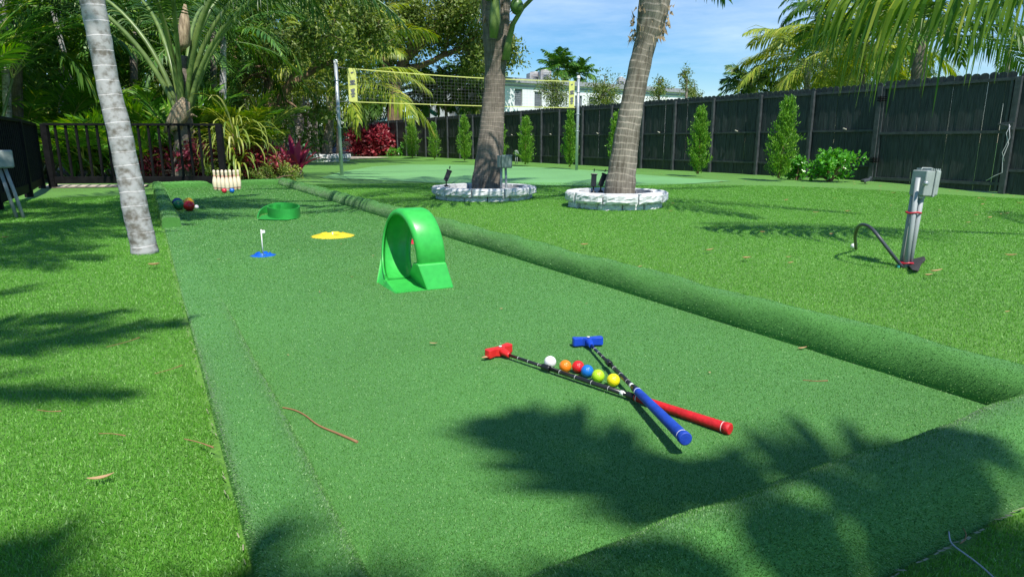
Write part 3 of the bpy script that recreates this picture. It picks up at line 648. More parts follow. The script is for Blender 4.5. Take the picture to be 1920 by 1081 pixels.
# cypresses along the fence (base px, base py, top py, width px)
def hgt(px, pb, pt): p = P(px, pb); return Q(px, pt, p[1])[2]
cyl = [(773, 295, 229, 36, 'slim cypress shrub beside the big red bush'), (815, 298, 231, 28, 'thin sparse cypress shrub, second from the red bush'), (871, 301, 218, 32, 'narrow full cypress shrub left of the shaded palm trunk'),
       (985, 308, 222, 38, 'cypress shrub right of the shaded palm trunk beside the small grey outlet post'), (1068, 313, 211, 34, 'cypress shrub just left of the right net pole'),
       (1308, 326, 203, 46, 'conical cypress shrub alone right of the sunlit leaning palm'), (1460, 334, 186, 62, 'tallest bushiest cypress shrub next to the round-leaf shrub'),
       (1153, 317, 214, 34, 'cypress shrub mostly hidden behind the sunlit leaning palm'), (938, 304, 224, 30, 'cypress shrub mostly hidden behind the shaded palm trunk')]
for i, (px, pb, pt, w, lab) in enumerate(cyl):
    b0 = P(px, pb, .06); sc = b0[1] / F; cypress(lab, b0, w * sc * .98, Q(px, pt, b0[1])[2] - .06, 40 + i, lean=(.08 if i == 6 else -.03 if i == 1 else 0), n=3800 if i == 1 else 6500)
# round-leaf shrubs
b0 = P(1555, 340); shrub('clusia_shrub', 'larger round-leaf glossy green shrub in front of the fence near the gate', b0, .75, .62, M['clusia'], 1500, .085, 61, asp=.62, cat='shrub', k=22)
b0 = P(1497, 337); shrub('clusia_shrub', 'smaller round-leaf glossy green shrub touching the tallest cypress', b0, .42, .50, M['clusia'], 700, .08, 62, asp=.62, cat='shrub', k=14)
b0 = P(752, 294.5); shrub('low_green_shrub', 'low pale green shrub between the red bush and the slim cypress', b0, 1.1, .75, M['clusia'], 1600, .11, 63, asp=.45, k=16)
b0 = P(703, 293.5); shrub('red_bush', 'large rounded crimson copperleaf bush in front of the far fence', b0, 2.9, 1.72, M['redleaf'], 7500, .20, 64, asp=.62, k=60, depth=1.6)

# ------------------------------------------------------------------ ring planters with painted blocks
def planter(label, cen, rad, nb, h, seed, group='ring planters of white painted blocks'):
    r2 = np.random.default_rng(seed); t = thing('ring_planter', label, 'planter', cen, group); cen = np.asarray(cen, float)
    for course in (0, 1):
        n = nb if course else nb + 3; z0, z1 = (h * .40, h) if course else (-.01, h * .385)
        for i in range(n):
            a0, a1 = 2 * PI * (i + .022) / n, 2 * PI * (i + .978) / n; a0 += course * .13; a1 += course * .13
            if not course and r2.random() < .0: continue
            ro = rad + r2.normal(0, .008) - (0.0 if course else .045 + abs(r2.normal(0, .015))); ri = rad - .17; m_ = bmesh.new(); S, Z, D = 9, 5, 4
            vs = {}
            for u in range(S + 1):
                a = a0 + (a1 - a0) * u / S; ed = min(u, S - u) / S
                for w in range(Z + 1):
                    zz = z0 + (z1 - z0) * w / Z; rough = r2.normal(0, .0045) if 0 < w else 0; ch = .018 if (u in (0, S) or w in (0, Z)) else 0
                    rr = ro + rough - ch; vs[u, w] = m_.verts.new((math.cos(a) * rr, math.sin(a) * rr, zz + (r2.normal(0, .004) if w < Z else 0)))
                vs[u, 'i'] = m_.verts.new((math.cos(a) * ri, math.sin(a) * ri, z1 + r2.normal(0, .001))); vs[u, 'b'] = m_.verts.new((math.cos(a) * ri, math.sin(a) * ri, z0))
            for u in range(S):
                for w in range(Z): m_.faces.new((vs[u, w], vs[u + 1, w], vs[u + 1, w + 1], vs[u, w + 1]))
                m_.faces.new((vs[u, Z], vs[u + 1, Z], vs[u + 1, 'i'], vs[u, 'i'])); m_.faces.new((vs[u, 'i'], vs[u + 1, 'i'], vs[u + 1, 'b'], vs[u, 'b'])); m_.faces.new((vs[u, 'b'], vs[u + 1, 'b'], vs[u + 1, 0], vs[u, 0]))
            for u in (0, S): m_.faces.new([vs[u, w] for w in range(Z + 1)] + [vs[u, 'i'], vs[u, 'b']])
            bmesh.ops.recalc_face_normals(m_, faces=m_.faces[:]); me = bpy.data.meshes.new('stone_block'); m_.to_mesh(me); m_.free(); me.materials.append(M['stone'])
            o = bpy.data.objects.new('stone_block', me); COL.objects.link(o); o.parent = t
    so_ = MB(); ang = np.linspace(0, 2 * PI, 28, endpoint=False); so_.add([cen + (math.cos(a) * (rad - .14), math.sin(a) * (rad - .14), h * .55) for a in ang], [tuple(range(28))]); so_.build('soil', M['soil'], t)
    return t
PL1 = P(907, 371); PL2 = P(1153, 386.5); PL3 = P(613, 302.5)
planter('painted stone ring planter round the shaded palm with the outlet post', PL1, .74, 10, .17, 1)
planter('painted stone ring planter round the sunlit leaning palm with two spotlights', PL2, .63, 9, .19, 2)
planter('far small white block planter round the palm beside the left net pole', PL3, 1.0, 14, .30, 3)

def spot(label, base, aim, s=1.0, seed=0):
    t = thing('garden_spotlight', label, 'spotlight', base, 'black garden spotlights'); base = np.asarray(base, float); a = norm(aim)
    m_ = MB(); m_.lathe([(.001, 0), (.032, 0), (.034, .012), (.018, .022), (.009, .03), (.009, .07), (.014, .075), (.014, .09), (.001, .092)], base, 14); m_.build('mount', M['black'], t)
    c = base + np.array((0, 0, .10)); m_ = MB(); m_.bar(c - a * .02, c + a * .12, .055, .06, (1, 0, .01)); m_.bar(c + a * .12, c + a * .135, .075, .075, (1, 0, .01)); m_.bar(c + a * .128 + np.array((0, 0, .03)), c + a * .165 + np.array((0, 0, .03)), .075, .006, (1, 0, .01)); h_ = m_.build('head', M['black'], t, bevel=.006)
    m_ = MB(); m_.bar(c + a * .1352, c + a * .137, .06, .06, (1, 0, .01)); m_.build('lens', M['clear'], h_)
    return t
spot('black spotlight on the left rim of the shaded palm planter', Q(837, 357.5, 9.35) * (1, 1, 0) + (0, 0, .17), (.35, .25, .9))
spot('left black spotlight upright on the rim of the sunlit palm planter', Q(1112, 372, 8.10) * (1, 1, 0) + (0, 0, .17), (.05, .1, 1))
spot('right black spotlight tilted against the sunlit palm trunk', Q(1126, 369, 8.25) * (1, 1, 0) + (0, 0, .17), (.35, .1, .9))

# ------------------------------------------------------------------ the near palms
def tr(lst, d, lean=0.0):
    """trunk centre points and radii from outline measurements at distance d"""
    pts, rr = [], []
    for px0, px1, py in lst:
        a, b_ = Q(px0, py, d), Q(px1, py, d); c = (a + b_) / 2; pts.append(c + (0, lean * c[2], 0)); rr.append(np.linalg.norm(a - b_) / 2)
    pts[0][2] = -.02
    return pts, rr
p_, r_ = tr([(880, 942, 362), (886, 942, 330), (893, 944, 290), (899, 945, 240), (906, 947, 180), (909, 948, 130), (906, 954, 80), (903, 956, 30), (903, 960, -30), (906, 962, -90)], PL1[1])
p_ += [p_[-1] + (0.03, 0, .45), p_[-1] + (0.05, 0, .95)]; r_ += [.17, .08]
c1 = p_[-2]
pal1 = palm('coconut_palm', 'shaded coconut palm in the left stone ring planter, thick grey-brown trunk', p_, r_, c1 + (0, 0, -.05), 17, 3.5, 'trunk_dark', 'palmgreen', azlist=[(5, 4), (176, 12), (140, 40), (200, 35), (250, 45), (75, 50), (110, 30), (40, 55), (165, 60), (-30, 55), (-75, 50), (290, 65), (20, 75), (120, 75), (220, 70), (60, 30), (180, 48)], seed=21, parts=True, ll=.62, lw=.03, n=58, droop=.95, boots=14, stemr=.03, group='coconut palms in stone ring planters', sides=18)
# green leaf stalk hugging the trunk and a stalk arching up right
m_ = MB(); m_.tube([Q(925, 72, 9.13), Q(928, 40, 9.1), Q(929, 0, 9.08), Q(928, -60, 9.1)], [.05, .075, .06, .03], 8); m_.build('leaf_stalk', M['stem'], pal1)
m_ = MB(); m_.tube([Q(948, 112, 9.3), Q(953, 80, 9.25), Q(962, 45, 9.2), Q(980, 15, 9.15), Q(1003, -8, 9.1), Q(1060, -40, 9.0)], [.06, .045, .033, .028, .026, .022], 8); m_.build('leaf_stalk', M['stem'], pal1)
for q in ((969, 12, 9.05), (915, -14, 9.0), (950, -22, 9.0)):
    m_ = MB(); m_.sphere(Q(*q), .085, 14, 10, (1, 1, 1.25)); m_.build('coconut', M['husk'], pal1)
m_ = MB(); 
for k in range(26):
    a = rng.uniform(0, 6.28); z = rng.uniform(0, 1); q = p_[6] * (1 - z) + p_[8] * z; rr = .19; s0 = q + (math.cos(a) * rr, math.sin(a) * rr - 0, 0)
    m_.add([s0, s0 + (math.cos(a) * .05 + .02, math.sin(a) * .05, .10), s0 + (math.cos(a) * .08, math.sin(a) * .08 + .02, .16 * rng.uniform(-.6, 1)), s0 + (math.cos(a + .4) * .04, 0, .03)], [(0, 1, 2, 3)])
m_.build('torn_sheath', M['boot'], pal1)['kind'] = 'stuff'
p_, r_ = tr([(1127, 1193, 372), (1132, 1193, 345), (1141, 1195, 310), (1149, 1199, 260), (1159, 1205, 210), (1170, 1214, 160), (1181, 1224, 110), (1190, 1233, 75), (1192, 1246, 50), (1196, 1258, 10), (1203, 1266, -60)], PL2[1] - .15); r_ = [x * .94 for x in r_]
p_ += [p_[-1] + (0.10, 0, .35), p_[-1] + (0.16, 0, .85)]; r_ += [.16, .08]; c2 = p_[-2]
pal2 = palm('coconut_palm', 'sunlit coconut palm leaning right in the right stone ring planter, ringed trunk', p_, r_, c2, 15, 4.2, 'trunk_brown', 'palmgreen', azlist=[(-36, 26), (-48, 20), (10, 45), (60, 45), (100, 40), (150, 42), (203, 16), (226, 18), (270, 62), (30, 65), (120, 70), (214, 30), (-70, 66), (80, 30), (170, 60)], seed=23, parts=True, ll=.6, lw=.03, n=58, droop=.85, boots=16, stemr=.03, group='coconut palms in stone ring planters', sides=18)
m_ = MB(); 
for k in range(110):
    a = rng.uniform(0, 6.28); z = rng.uniform(0, 1) ** 1.6; q = p_[7] * (1 - z) + p_[9] * z; rr = .165 + .04 * z; s0 = q + (math.cos(a) * rr, math.sin(a) * rr, 0)
    m_.add([s0, s0 + (math.cos(a) * .025 + .006, math.sin(a) * .02, .02), s0 + (math.cos(a) * .055, math.sin(a) * .05, .10 * rng.uniform(-1, 1)), s0 + (math.cos(a) * .02 - .006, math.sin(a) * .02, -.02)], [(0, 1, 2, 3)])
m_.build('torn_sheath', M['boot'], pal2)['kind'] = 'stuff'
gb = P(273, 474)
p_, r_ = tr([(249, 296, 474), (243, 288, 440), (233, 277, 400), (225, 268, 350), (214, 255, 300), (205, 247, 250), (187, 227, 180), (176, 215, 120), (164, 205, 60), (151, 194, 0), (139, 180, -60)], gb[1])
e = p_[-1]; gsh = None
p_ += [e + (-.25, .1, 1.0), e + (-.45, .2, 2.0), e + (-.55, .3, 2.8)]; r_ += [.07, .065, .06]
palm('leaning_palm', 'pale grey ringed palm trunk leaning left beside the left edge of the lane', p_, r_, p_[-1], 13, 2.4, 'trunk_grey', 'palmgreen', els=(75, -15), seed=25, ll=.55, lw=.035, n=44, sides=20)

# unseen overhead palms, added out of frame to cast shade on lane and lawn
def over(label, base, top, nf, L, seed, els=(60, -20), ll=.6, lw=.035, n=44, **k):
    base = np.array(base, float); top = np.array(top, float)
    mid = (base + top) / 2 + (base - top) * (.08, .08, 0)
    return palm('added_shade_palm', label, [base, mid, top], [.17, .13, .11], top, nf, L, 'trunk_brown', 'palmgreen', els=els, seed=seed, ll=ll, lw=lw, n=n, **k)
def shade(sx_, sy_, z): return (sx_ + SUN_H[0] * z / math.tan(SUN_EL), sy_ + SUN_H[1] * z / math.tan(SUN_EL), z)
def over2(label, sx_, sy_, z, nf, L, seed, base_off=(.5, -.8), **k):
    c = shade(sx_, sy_, z); over(label, (c[0] + base_off[0], c[1] + base_off[1], 0), c, nf, L, seed, **k)
fan = dict(ll=.34, lw=.060, n=13, hang=.2, els=(45, -15), droop=.9)  # short wide leaflets, shaped for finger-like lobes of shade
over2('unseen palm added behind the camera to shade the near end of the lane', .45, 1.10, 6.0, 9, .60, 31, **fan)
over2('unseen palm added right behind the camera to shade the near right corner', .66, .40, 6.3, 8, .50, 32, base_off=(.8, -.6), **fan)
over2('unseen palm added left behind the camera to shade the near left corner', -.58, .48, 6.2, 9, .72, 36, base_off=(-.8, -.6), **fan)
over2('unseen tall palm added left behind the camera to shade the near left lawn', -2.85, 1.85, 5.5, 9, 1.5, 33, base_off=(-1.0, -.5), azlist=[(8, 8), (32, 10), (-18, 8), (56, 12), (90, 20), (180, 20), (240, 20), (150, 30), (300, 20)], droop=.6, hang=.5, n=26, lw=.05, ll=.45)
st_ = [(0, 5), (12, 12), (-12, 8), (180, 5), (168, 12), (194, 8), (4, 22), (-20, 18), (22, 16), (176, 24), (90, 40), (270, 45)]  # fronds of the added palms spread sideways to cast horizontal shade streaks
for n_, (lab_, sx_, sy_, z_, L_s, sd_) in enumerate((('unseen palm added left of the lawn to shade the foot of the grey palm', -5.3, 4.7, 6.0, 2.3, 35), ('unseen palm added left of the railing to shade the middle of the left lawn', -5.6, 6.3, 6.3, 2.6, 38), ('unseen palm added left of the railing to shade the lane beside the bocce balls', -6.1, 8.3, 6.2, 3.3, 39))):
    over2(lab_, sx_, sy_ - .3, z_, 12, L_s, sd_, base_off=(-2.2, .2), azlist=st_, droop=.5, hang=.5, n=40)
# right-hand near palm whose fronds hang over the gate corner
nb = np.array((6.0, 3.7, 0.0)); nt_ = np.array((5.4, 4.1, 2.40))
nfl = [(163, -4), (-150, 62), (-20, 45), (-60, 40), (-100, 45), (0, 70)]
palm('coconut_palm', 'near coconut palm outside the right edge whose yellow-green frond hangs into the top right', [nb, (nb + nt_) / 2 + (.08, 0, 0), nt_], [.2, .15, .13], nt_, 6, 3.7, 'trunk_brown', 'palmmix', azlist=nfl, droop=.30, seed=37, parts=True, ll=1.15, lw=.030, n=56, hang=3.0, pet=.40, seg=4, stemr=.028, petm='stemy')

# ------------------------------------------------------------------ RAILING (left back)
def railing(label, pts, grp, hgt_=1.08, sp=.135):
    pts = [np.array((p[0], p[1], 0.0)) for p in pts]; t = thing('railing', label, 'railing', pts[0], grp)
    for i in range(len(pts) - 1):
        a, b_ = pts[i], pts[i + 1]; d = norm(b_ - a); L = np.linalg.norm(b_ - a)
        m_ = MB(); m_.bar(a + (0, 0, hgt_), b_ + (0, 0, hgt_), .09, .04); m_.build('top_rail', M['rail'], t, bevel=.004)
        m_ = MB(); m_.bar(a + (0, 0, .13), b_ + (0, 0, .13), .045, .12); m_.build('bottom_rail', M['rail'], t, bevel=.004)
        n = int(L / sp)
        for k in range(1, n):
            q = a + d * L * k / n; m_ = MB(); m_.bar(q + (0, 0, .191), q + (0, 0, hgt_ - .021), .034, .034, (d[0], d[1], 0)); m_.build('baluster', M['rail'], t)
    for q in pts:
        m_ = MB(); m_.bar(q + (0, 0, -.01), q + (0, 0, hgt_ + .012), .10, .10, (d[0], d[1], 0)); m_.build('post', M['rail'], t, bevel=.004)
    return t
ra, rb = P(94, 352), P(421, 350)
railing('black wooden railing across the back of the left lawn before the palms', [rb, ra + (0.06, 0, 0)], 'black wooden railings', sp=.17)
rl = P(2, 392); dl = norm((rl - ra)[:2]); 
railing('black wooden railing running along the left side of the lawn toward the camera', [ra + (-.08, -.08, 0), ra[:2].tolist() and np.array((ra[0] + dl[0] * 2.2, ra[1] + dl[1] * 2.2, 0)), np.array((ra[0] + dl[0] * 4.4, ra[1] + dl[1] * 4.4, 0)), np.array((ra[0] + dl[0] * 6.6, ra[1] + dl[1] * 6.6, 0))], 'black wooden railings', sp=.13)

# ------------------------------------------------------------------ outlet posts
def wire(mb, pts, r, s=8): mb.tube(pts, r, s)
pb = P(1698, 502); d0 = pb[1]
t = thing('outlet_post', 'grey electrical outlet box on leaning twin conduits in the right lawn, red tape', 'outlet post', pb)
def bez(p, n=24):
    p = [np.asarray(q, float) for q in p]; u = np.linspace(0, 1, n); tt = np.linspace(0, 1, len(p)); sm = np.stack([np.interp(u, tt, [q[i] for q in p]) for i in range(3)], 1)
    for _ in range(6): sm[1:-1] = (sm[:-2] + 2 * sm[1:-1] + sm[2:]) / 4
    return sm
top1, top2, top3 = Q(1722, 333, d0 + .02), Q(1731, 350, d0 + .03), Q(1713, 352, d0 + .06)
for a_, b_, r_ in ((Q(1698, 503, d0), top1, .016), (Q(1704, 503, d0 + .02), top2, .016), (Q(1689, 494, d0 + .06), top3, .012)):
    m_ = MB(); a_ = a_.copy(); a_[2] = -.03; wire(m_, [a_, (a_ + b_) / 2, b_], r_, 12); m_.build('conduit', M['gray'], t)
axz = norm(top2 - Q(1704, 503, d0 + .02)); axx = norm(np.array((.93, .36, -.08))); axy = norm(np.cross(axz, axx)); axx = np.cross(axy, axz)
bc = Q(1729, 343, d0 + .03)
def obox(m_, c, sx, sy, sz):
    v = [c + axx * i * sx / 2 + axy * j * sy / 2 + axz * k * sz / 2 for i in (-1, 1) for j in (-1, 1) for k in (-1, 1)]
    m_.add(v, [(0, 1, 3, 2), (4, 6, 7, 5), (0, 4, 5, 1), (2, 3, 7, 6), (0, 2, 6, 4), (1, 5, 7, 3)])
m_ = MB(); obox(m_, bc, .075, .10, .155); bx = m_.build('outlet_box', M['graybox'], t, bevel=.006)
m_ = MB(); obox(m_, bc + axx * .047, .016, .112, .165); m_.build('gasket_flange', M['graybox'], bx, bevel=.004)
m_ = MB(); obox(m_, bc + axx * .073 + axz * .004, .032, .105, .160); m_.build('cover', M['graybox'], bx, bevel=.012)
m_ = MB()
for k in range(5): obox(m_, bc + axx * (.0 + .018 * k) + axz * .085, .008, .10, .012)
m_.tube([bc + axx * a + axz * z for a, z in ((-.03, .078), (-.02, .092), (.05, .094), (.085, .088), (.094, .07))], .004, 6); m_.build('hinge_ribs', M['graybox'], bx)
m_ = MB(); m_.lathe([(.001, 0), (.014, 0), (.014, .02), (.009, .026), (.001, .026)], bc - axx * .02 - axy * -.0 + np.array((-.008, -.06, .0)), 12, axis=(0, -1, .1)); m_.build('lock_nut', M['galv'], bx)
m_ = MB(); obox(m_, bc + axx * -.005 - axz * .086, .05, .05, .02); m_.build('conduit_fitting', M['gray'], t, bevel=.004)
for f_, w in ((.62, .05), (.06, .045)):
    c = (Q(1698, 503, d0) * (1 - f_) + top1 * f_) + np.array((.012, .0, 0)); m_ = MB(); ang = np.linspace(0, 2 * PI, 17)
    m_.tube([c + np.array((math.cos(a) * w * .85, math.sin(a) * w * .75 + .02, 0.003 * math.sin(3 * a))) for a in ang], .006, 6); m_.build('red_tie', M['redtape'], t)
hs = bez([P(1693, 502, .0), Q(1672, 476, d0 - .02), Q(1648, 444, d0), Q(1632, 424, d0 + .1), Q(1612, 418, d0 + .25), Q(1602, 438, d0 + .4), P(1605, 466, .012)], 30)
m_ = MB(); m_.tube(hs, .011, 10); tag(m_.build('garden_hose', M['hose'], at=P(1693, 502)), 'dark rubber hose looping up out of the lawn from the outlet post', 'hose')
m_ = MB(); m_.sphere(P(1600, 461, .02), .02, 16, 12); tag(m_.build('practice_ball', M['white'], at=P(1600, 461, .0)), 'small white ball lying at the end of the rubber hose', 'ball')
m_ = MB(); g_ = [(1708, 486), (1733, 480), (1736, 487), (1728, 494), (1722, 508), (1710, 505), (1704, 497)]
m_.add([P(x, y, .018 + .012 * (i % 2)) for i, (x, y) in enumerate(g_)], [tuple(range(7))[::-1]]); m_.add([P(x, y, -.003) for i, (x, y) in enumerate(g_)], [tuple(range(7))]); m_.f += [[i, (i + 1) % 7, 7 + (i + 1) % 7, 7 + i] for i in range(7)]; m_.smooth += [False] * 7
tag(m_.build('turf_backing_flap', M['mesh_scrap'], at=P(1716, 492)), 'black perforated turf backing flap turned up at the outlet post base', 'turf flap')
m_ = MB(); m_.bar(P(1684, 499, .012), P(1689, 497, .012), .016, .026); tag(m_.build('junction_cap', M['aquatrim'], at=P(1686, 498), bevel=.005), 'small teal plastic cap at the foot of the outlet post', 'cap')

def small_outlet(name, label, base, h, s=1.0, yaw=0.0, lean=(0, 0)):
    base = np.asarray(base, float); t = thing(name, label, 'outlet post', base, 'grey outlet posts'); L = np.array((lean[0], lean[1], 0))
    for o_ in (-.03, .035):
        m_ = MB(); m_.tube([base + (o_ * s, 0, -.02), base + L * .5 + (o_ * s, 0, h * .5), base + L + (o_ * s * .8, 0, h)], .016 * s, 10); m_.build('conduit', M['gray'], t)
    cz = np.array((math.cos(yaw), math.sin(yaw), 0)); c = base + L + (0, 0, h + .07 * s)
    m_ = MB(); m_.box(c, (.14 * s, .09 * s, .15 * s), yaw); b1 = m_.build('outlet_box', M['graybox'], t, bevel=.008 * s)
    m_ = MB(); m_.box(c + cz * .0 + np.array((math.sin(yaw), -math.cos(yaw), 0)) * .07 * s + (0.01 * s, 0, .0), (.15 * s, .05 * s, .165 * s), yaw); m_.build('cover', M['clear' if 'clear' in label else 'graybox'], b1, bevel=.014 * s)
    return t
b0 = P(943, 366); b0 = np.array((.0, 0, 0)) + Q(944, 360, 8.98) * (1, 1, 0); 
small_outlet('outlet_post', 'grey outlet box with clear cover on conduits inside the shaded palm planter', b0 + (0, 0, .08), Q(944, 313, 8.98)[2] - .08, 1.05, .45)
b0 = P(968, 308); b0 = P(968, 306.5, .05); small_outlet('outlet_post', 'tiny distant grey outlet post by the fence beside a cypress', b0, .32, .9, .2)
b0 = P(38, 408); small_outlet('outlet_post', 'grey outlet box on two leaning conduits at the left photo edge', b0, Q(20, 312, b0[1])[2], 1.1, .9, (-.11, 0))
b0 = P(1622, 343); t = thing('ground_spotlight', 'small dark ground light lying by the gate foot', 'spotlight', b0); m_ = MB(); m_.bar(b0 + (-.07, -.02, .035), b0 + (.06, .0, .07), .12, .05); m_.bar(b0 + (.05, 0, .05), b0 + (.11, .01, .12), .04, .04); m_.build('head', M['hose'], t, bevel=.01)
m_ = MB(); m_.tube([b0 + (0, 0, -.01), b0 + (0, 0, .05)], .012, 8); m_.build('stake', M['black'], t)

# ------------------------------------------------------------------ volleyball net
q1, q2 = P(641, 329), P(1081, 319)
def pole(label, q, pt, r=.042):
    h_ = Q(q[0] * 0 + 0 + pt[0], pt[1], q[1])[2]; t = thing('net_pole', label, 'pole', q, 'volleyball net poles')
    m_ = MB(); m_.tube([q + (0, 0, -.02), q + (0, 0, h_ * .5), q + (0, 0, h_ - .04)], r, 16); m_.build('tube', M['galv'], t)
    m_ = MB(); m_.lathe([(r * 1.15, 0), (r * 1.2, .05), (r * .9, .075), (.001, .08)], q + (0, 0, h_ - .05), 16); m_.build('cap', M['white'], t)
    for z in (.42, .60, .83):
        m_ = MB(); m_.lathe([(r * 1.02, 0), (r * 1.25, .005), (r * 1.25, .02), (r * 1.02, .025)], q + (0, 0, h_ * z), 12); m_.tube([q + (-r * 1.8, 0, h_ * z + .01), q + (r * 1.8, 0, h_ * z + .01)], .007, 6); m_.build('cleat', M['galv'], t)
    return h_
h1 = pole('left galvanised pole holding the yellow volleyball net', q1, (633, 114)); h2 = pole('right galvanised pole holding the yellow volleyball net', q2, (1085, 144))
zt1, zb1 = Q(650, 127, 15.9)[2], Q(650, 190, 15.9)[2]; zt2, zb2 = Q(1078, 155, 19.3)[2], Q(1078, 203.5, 19.3)[2]
A0 = q1 + (q2 - q1) * .045; A1 = q1 + (q2 - q1) * .985
t = thing('volleyball_net', 'volleyball net with yellow tape border strung between two grey poles', 'net', (A0 + A1) / 2)
def NP(u, v): 
    p = A0 + (A1 - A0) * u; z = (zb1 + (zt1 - zb1) * v) * (1 - u) + (zb2 + (zt2 - zb2) * v) * u; z -= .05 * math.sin(PI * u) * (.3 + .7 * v)
    return np.array((p[0], p[1], z))
for nm, v in (('top_tape', 1), ('bottom_tape', 0)):
    m_ = MB()
    for k in range(24): m_.bar(NP(k / 24, v), NP((k + 1) / 24, v), .007, .022 if v else .019)
    m_.build(nm, M['tape'], t)
nd = norm((A1 - A0)); 
for u0, u1 in ((-.005, .026), (.968, .995)):
    m_ = MB(); n_ = 12
    for k in range(n_):
        a_, b_ = NP((u0 + u1) / 2, k / n_), NP((u0 + u1) / 2, (k + 1) / n_); m_.bar(a_, b_, (u1 - u0) * 6.5, .016, np.cross(nd, (0, 0, 1)))
    sb = m_.build('side_band', M['tape'], t)
    m_ = MB(); off = -np.cross(nd, (0, 0, 1)) * .012
    if off[1] > 0: off = -off
    for v, w, hh in ((.62, .10, .05), (.57, .05, .07), (.53, .12, .03), (.36, .08, .05), (.30, .05, .05), (.24, .09, .03), (.17, .06, .04), (.88, .05, .03)):
        c = NP((u0 + u1) / 2, v) + off; m_.bar(c - nd * w * .6 + (0, 0, -hh * .3), c + nd * w * .6 + (0, 0, hh * .3), .006, hh)
    m_.build('dark_emblem', M['netcord'], sb)
m_ = MB(); nu = 66; nv = 9
for i in range(nu + 1): m_.bar(NP(i / nu, 0), NP(i / nu, 1), .0021, .0021, (1, 0, 0))
for j in range(1, nv):
    for k in range(10): m_.bar(NP(k / 10, j / nv), NP((k + 1) / 10, j / nv), .0021, .0021)
m_.build('net_mesh', M['netcord'], t)
m_ = MB(); 
for a_, b_ in ((q1 + (0, 0, zt1 + .02), NP(0, 1)), (q1 + (0, 0, zb1 - .0), NP(0, 0)), (q2 + (0, 0, zt2), NP(1, 1)), (q2 + (0, 0, zb2), NP(1, 0))): m_.tube([a_, b_], .007, 6)
m_.build('guy_cord', M['netcord'], t)

# ------------------------------------------------------------------ buildings beyond the fence
def wallseg(root, name, a, b_, z0, z1, openings, m, th=.25, depth=.18):
    """wall from a to b with rectangular openings (u0,u1,v0,v1 in metres), window reveals and panes"""
    a = np.array((a[0], a[1], 0.0)); b_ = np.array((b_[0], b_[1], 0.0)); d = norm(b_ - a); L = np.linalg.norm(b_ - a); n = np.array((d[1], -d[0], 0)); 
    if n[1] > 0: n = -n
    mb = MB(); us = sorted({0, L} | {o for q in openings for o in q[:2]}); vs = sorted({z0, z1} | {o for q in openings for o in q[2:4]})
    for i in range(len(us) - 1):
        for j in range(len(vs) - 1):
            um, vm = (us[i] + us[i + 1]) / 2, (vs[j] + vs[j + 1]) / 2
            if any(q[0] < um < q[1] and q[2] < vm < q[3] for q in openings): continue
            mb.add([a + d * us[i] + (0, 0, vs[j]), a + d * us[i + 1] + (0, 0, vs[j]), a + d * us[i + 1] + (0, 0, vs[j + 1]), a + d * us[i] + (0, 0, vs[j + 1])], [(0, 1, 2, 3)])
    for u0, u1, v0, v1 in [q[:4] for q in openings]:
        c = [a + d * u0 + (0, 0, v0), a + d * u1 + (0, 0, v0), a + d * u1 + (0, 0, v1), a + d * u0 + (0, 0, v1)]; bk = [q - n * depth for q in c]
        mb.add(c + bk, [(0, 1, 5, 4), (1, 2, 6, 5), (2, 3, 7, 6), (3, 0, 4, 7)])
    w = mb.build(name, m, root)
    for u0, u1, v0, v1 in [q[:4] for q in openings]:
        m_ = MB(); k = 9
        for s in range(k):
            zz = v0 + (v1 - v0) * (s + .5) / k; m_.bar(a + d * (u0 + .03) - n * (depth - .05) + (0, 0, zz), a + d * (u1 - .03) - n * (depth - .05) + (0, 0, zz), .05, (v1 - v0) / k * .8)
        m_.bar(a + d * u0 - n * (depth - .01) + (0, 0, (v0 + v1) / 2), a + d * u1 - n * (depth - .01) + (0, 0, (v0 + v1) / 2), .01, (v1 - v0))
        m_.build('window', M['louver'], root)
    return d, n, L
d1 = 40.0; wl_, wr_ = Q(944, 147, 44.0), Q(1294, 172, 54.0)
t = thing('white_building', 'long low white block building with shuttered windows and grey parapet beyond the fence', 'building', (wl_ + wr_) / 2 * (1, 1, 0))
BT = Q(944, 152, 44.0)[2]; Lb = np.linalg.norm((wr_ - wl_)[:2])
def bu(px):
    u = (px - CX) / F; dd = (wr_ - wl_)[:2] / Lb; zz = 3.0; k = CP; o_ = (zz - H) * -SP
    return (u * (wl_[1] * CP + o_) - wl_[0]) / (dd[0] - u * dd[1] * CP)
ops = [(bu(a), bu(b_), Q(965, z0, 43)[2], Q(965, z1, 43)[2]) for a, b_, z0, z1 in ((965, 979.5, 196, 163), (1002, 1016, 200, 166), (1078, 1091, 201, 170), (1104, 1116, 203, 171))]
ops += [(bu(1137), bu(1151), ops[0][2], ops[0][3])]
dd_, nn_, LL_ = wallseg(t, 'wall', wl_, wr_, 0, BT, ops, M['wallwhite'])
back = -nn_ * 14; m_ = MB(); a_, b_ = wl_ * (1, 1, 0), wr_ * (1, 1, 0)
m_.add([a_, a_ + back, a_ + back + (0, 0, BT), a_ + (0, 0, BT)], [(0, 1, 2, 3)]); m_.add([b_, b_ + back, b_ + back + (0, 0, BT), b_ + (0, 0, BT)], [(0, 3, 2, 1)]); m_.add([a_ + back, b_ + back, b_ + back + (0, 0, BT), a_ + back + (0, 0, BT)], [(0, 3, 2, 1)]); m_.build('side_wall', M['wallwhite'], t)
m_ = MB(); m_.add([a_ + (0, 0, BT - .05), b_ + (0, 0, BT - .05), b_ + back + (0, 0, BT - .05), a_ + back + (0, 0, BT - .05)], [(0, 1, 2, 3)]); m_.build('roof', M['trimgray'], t)
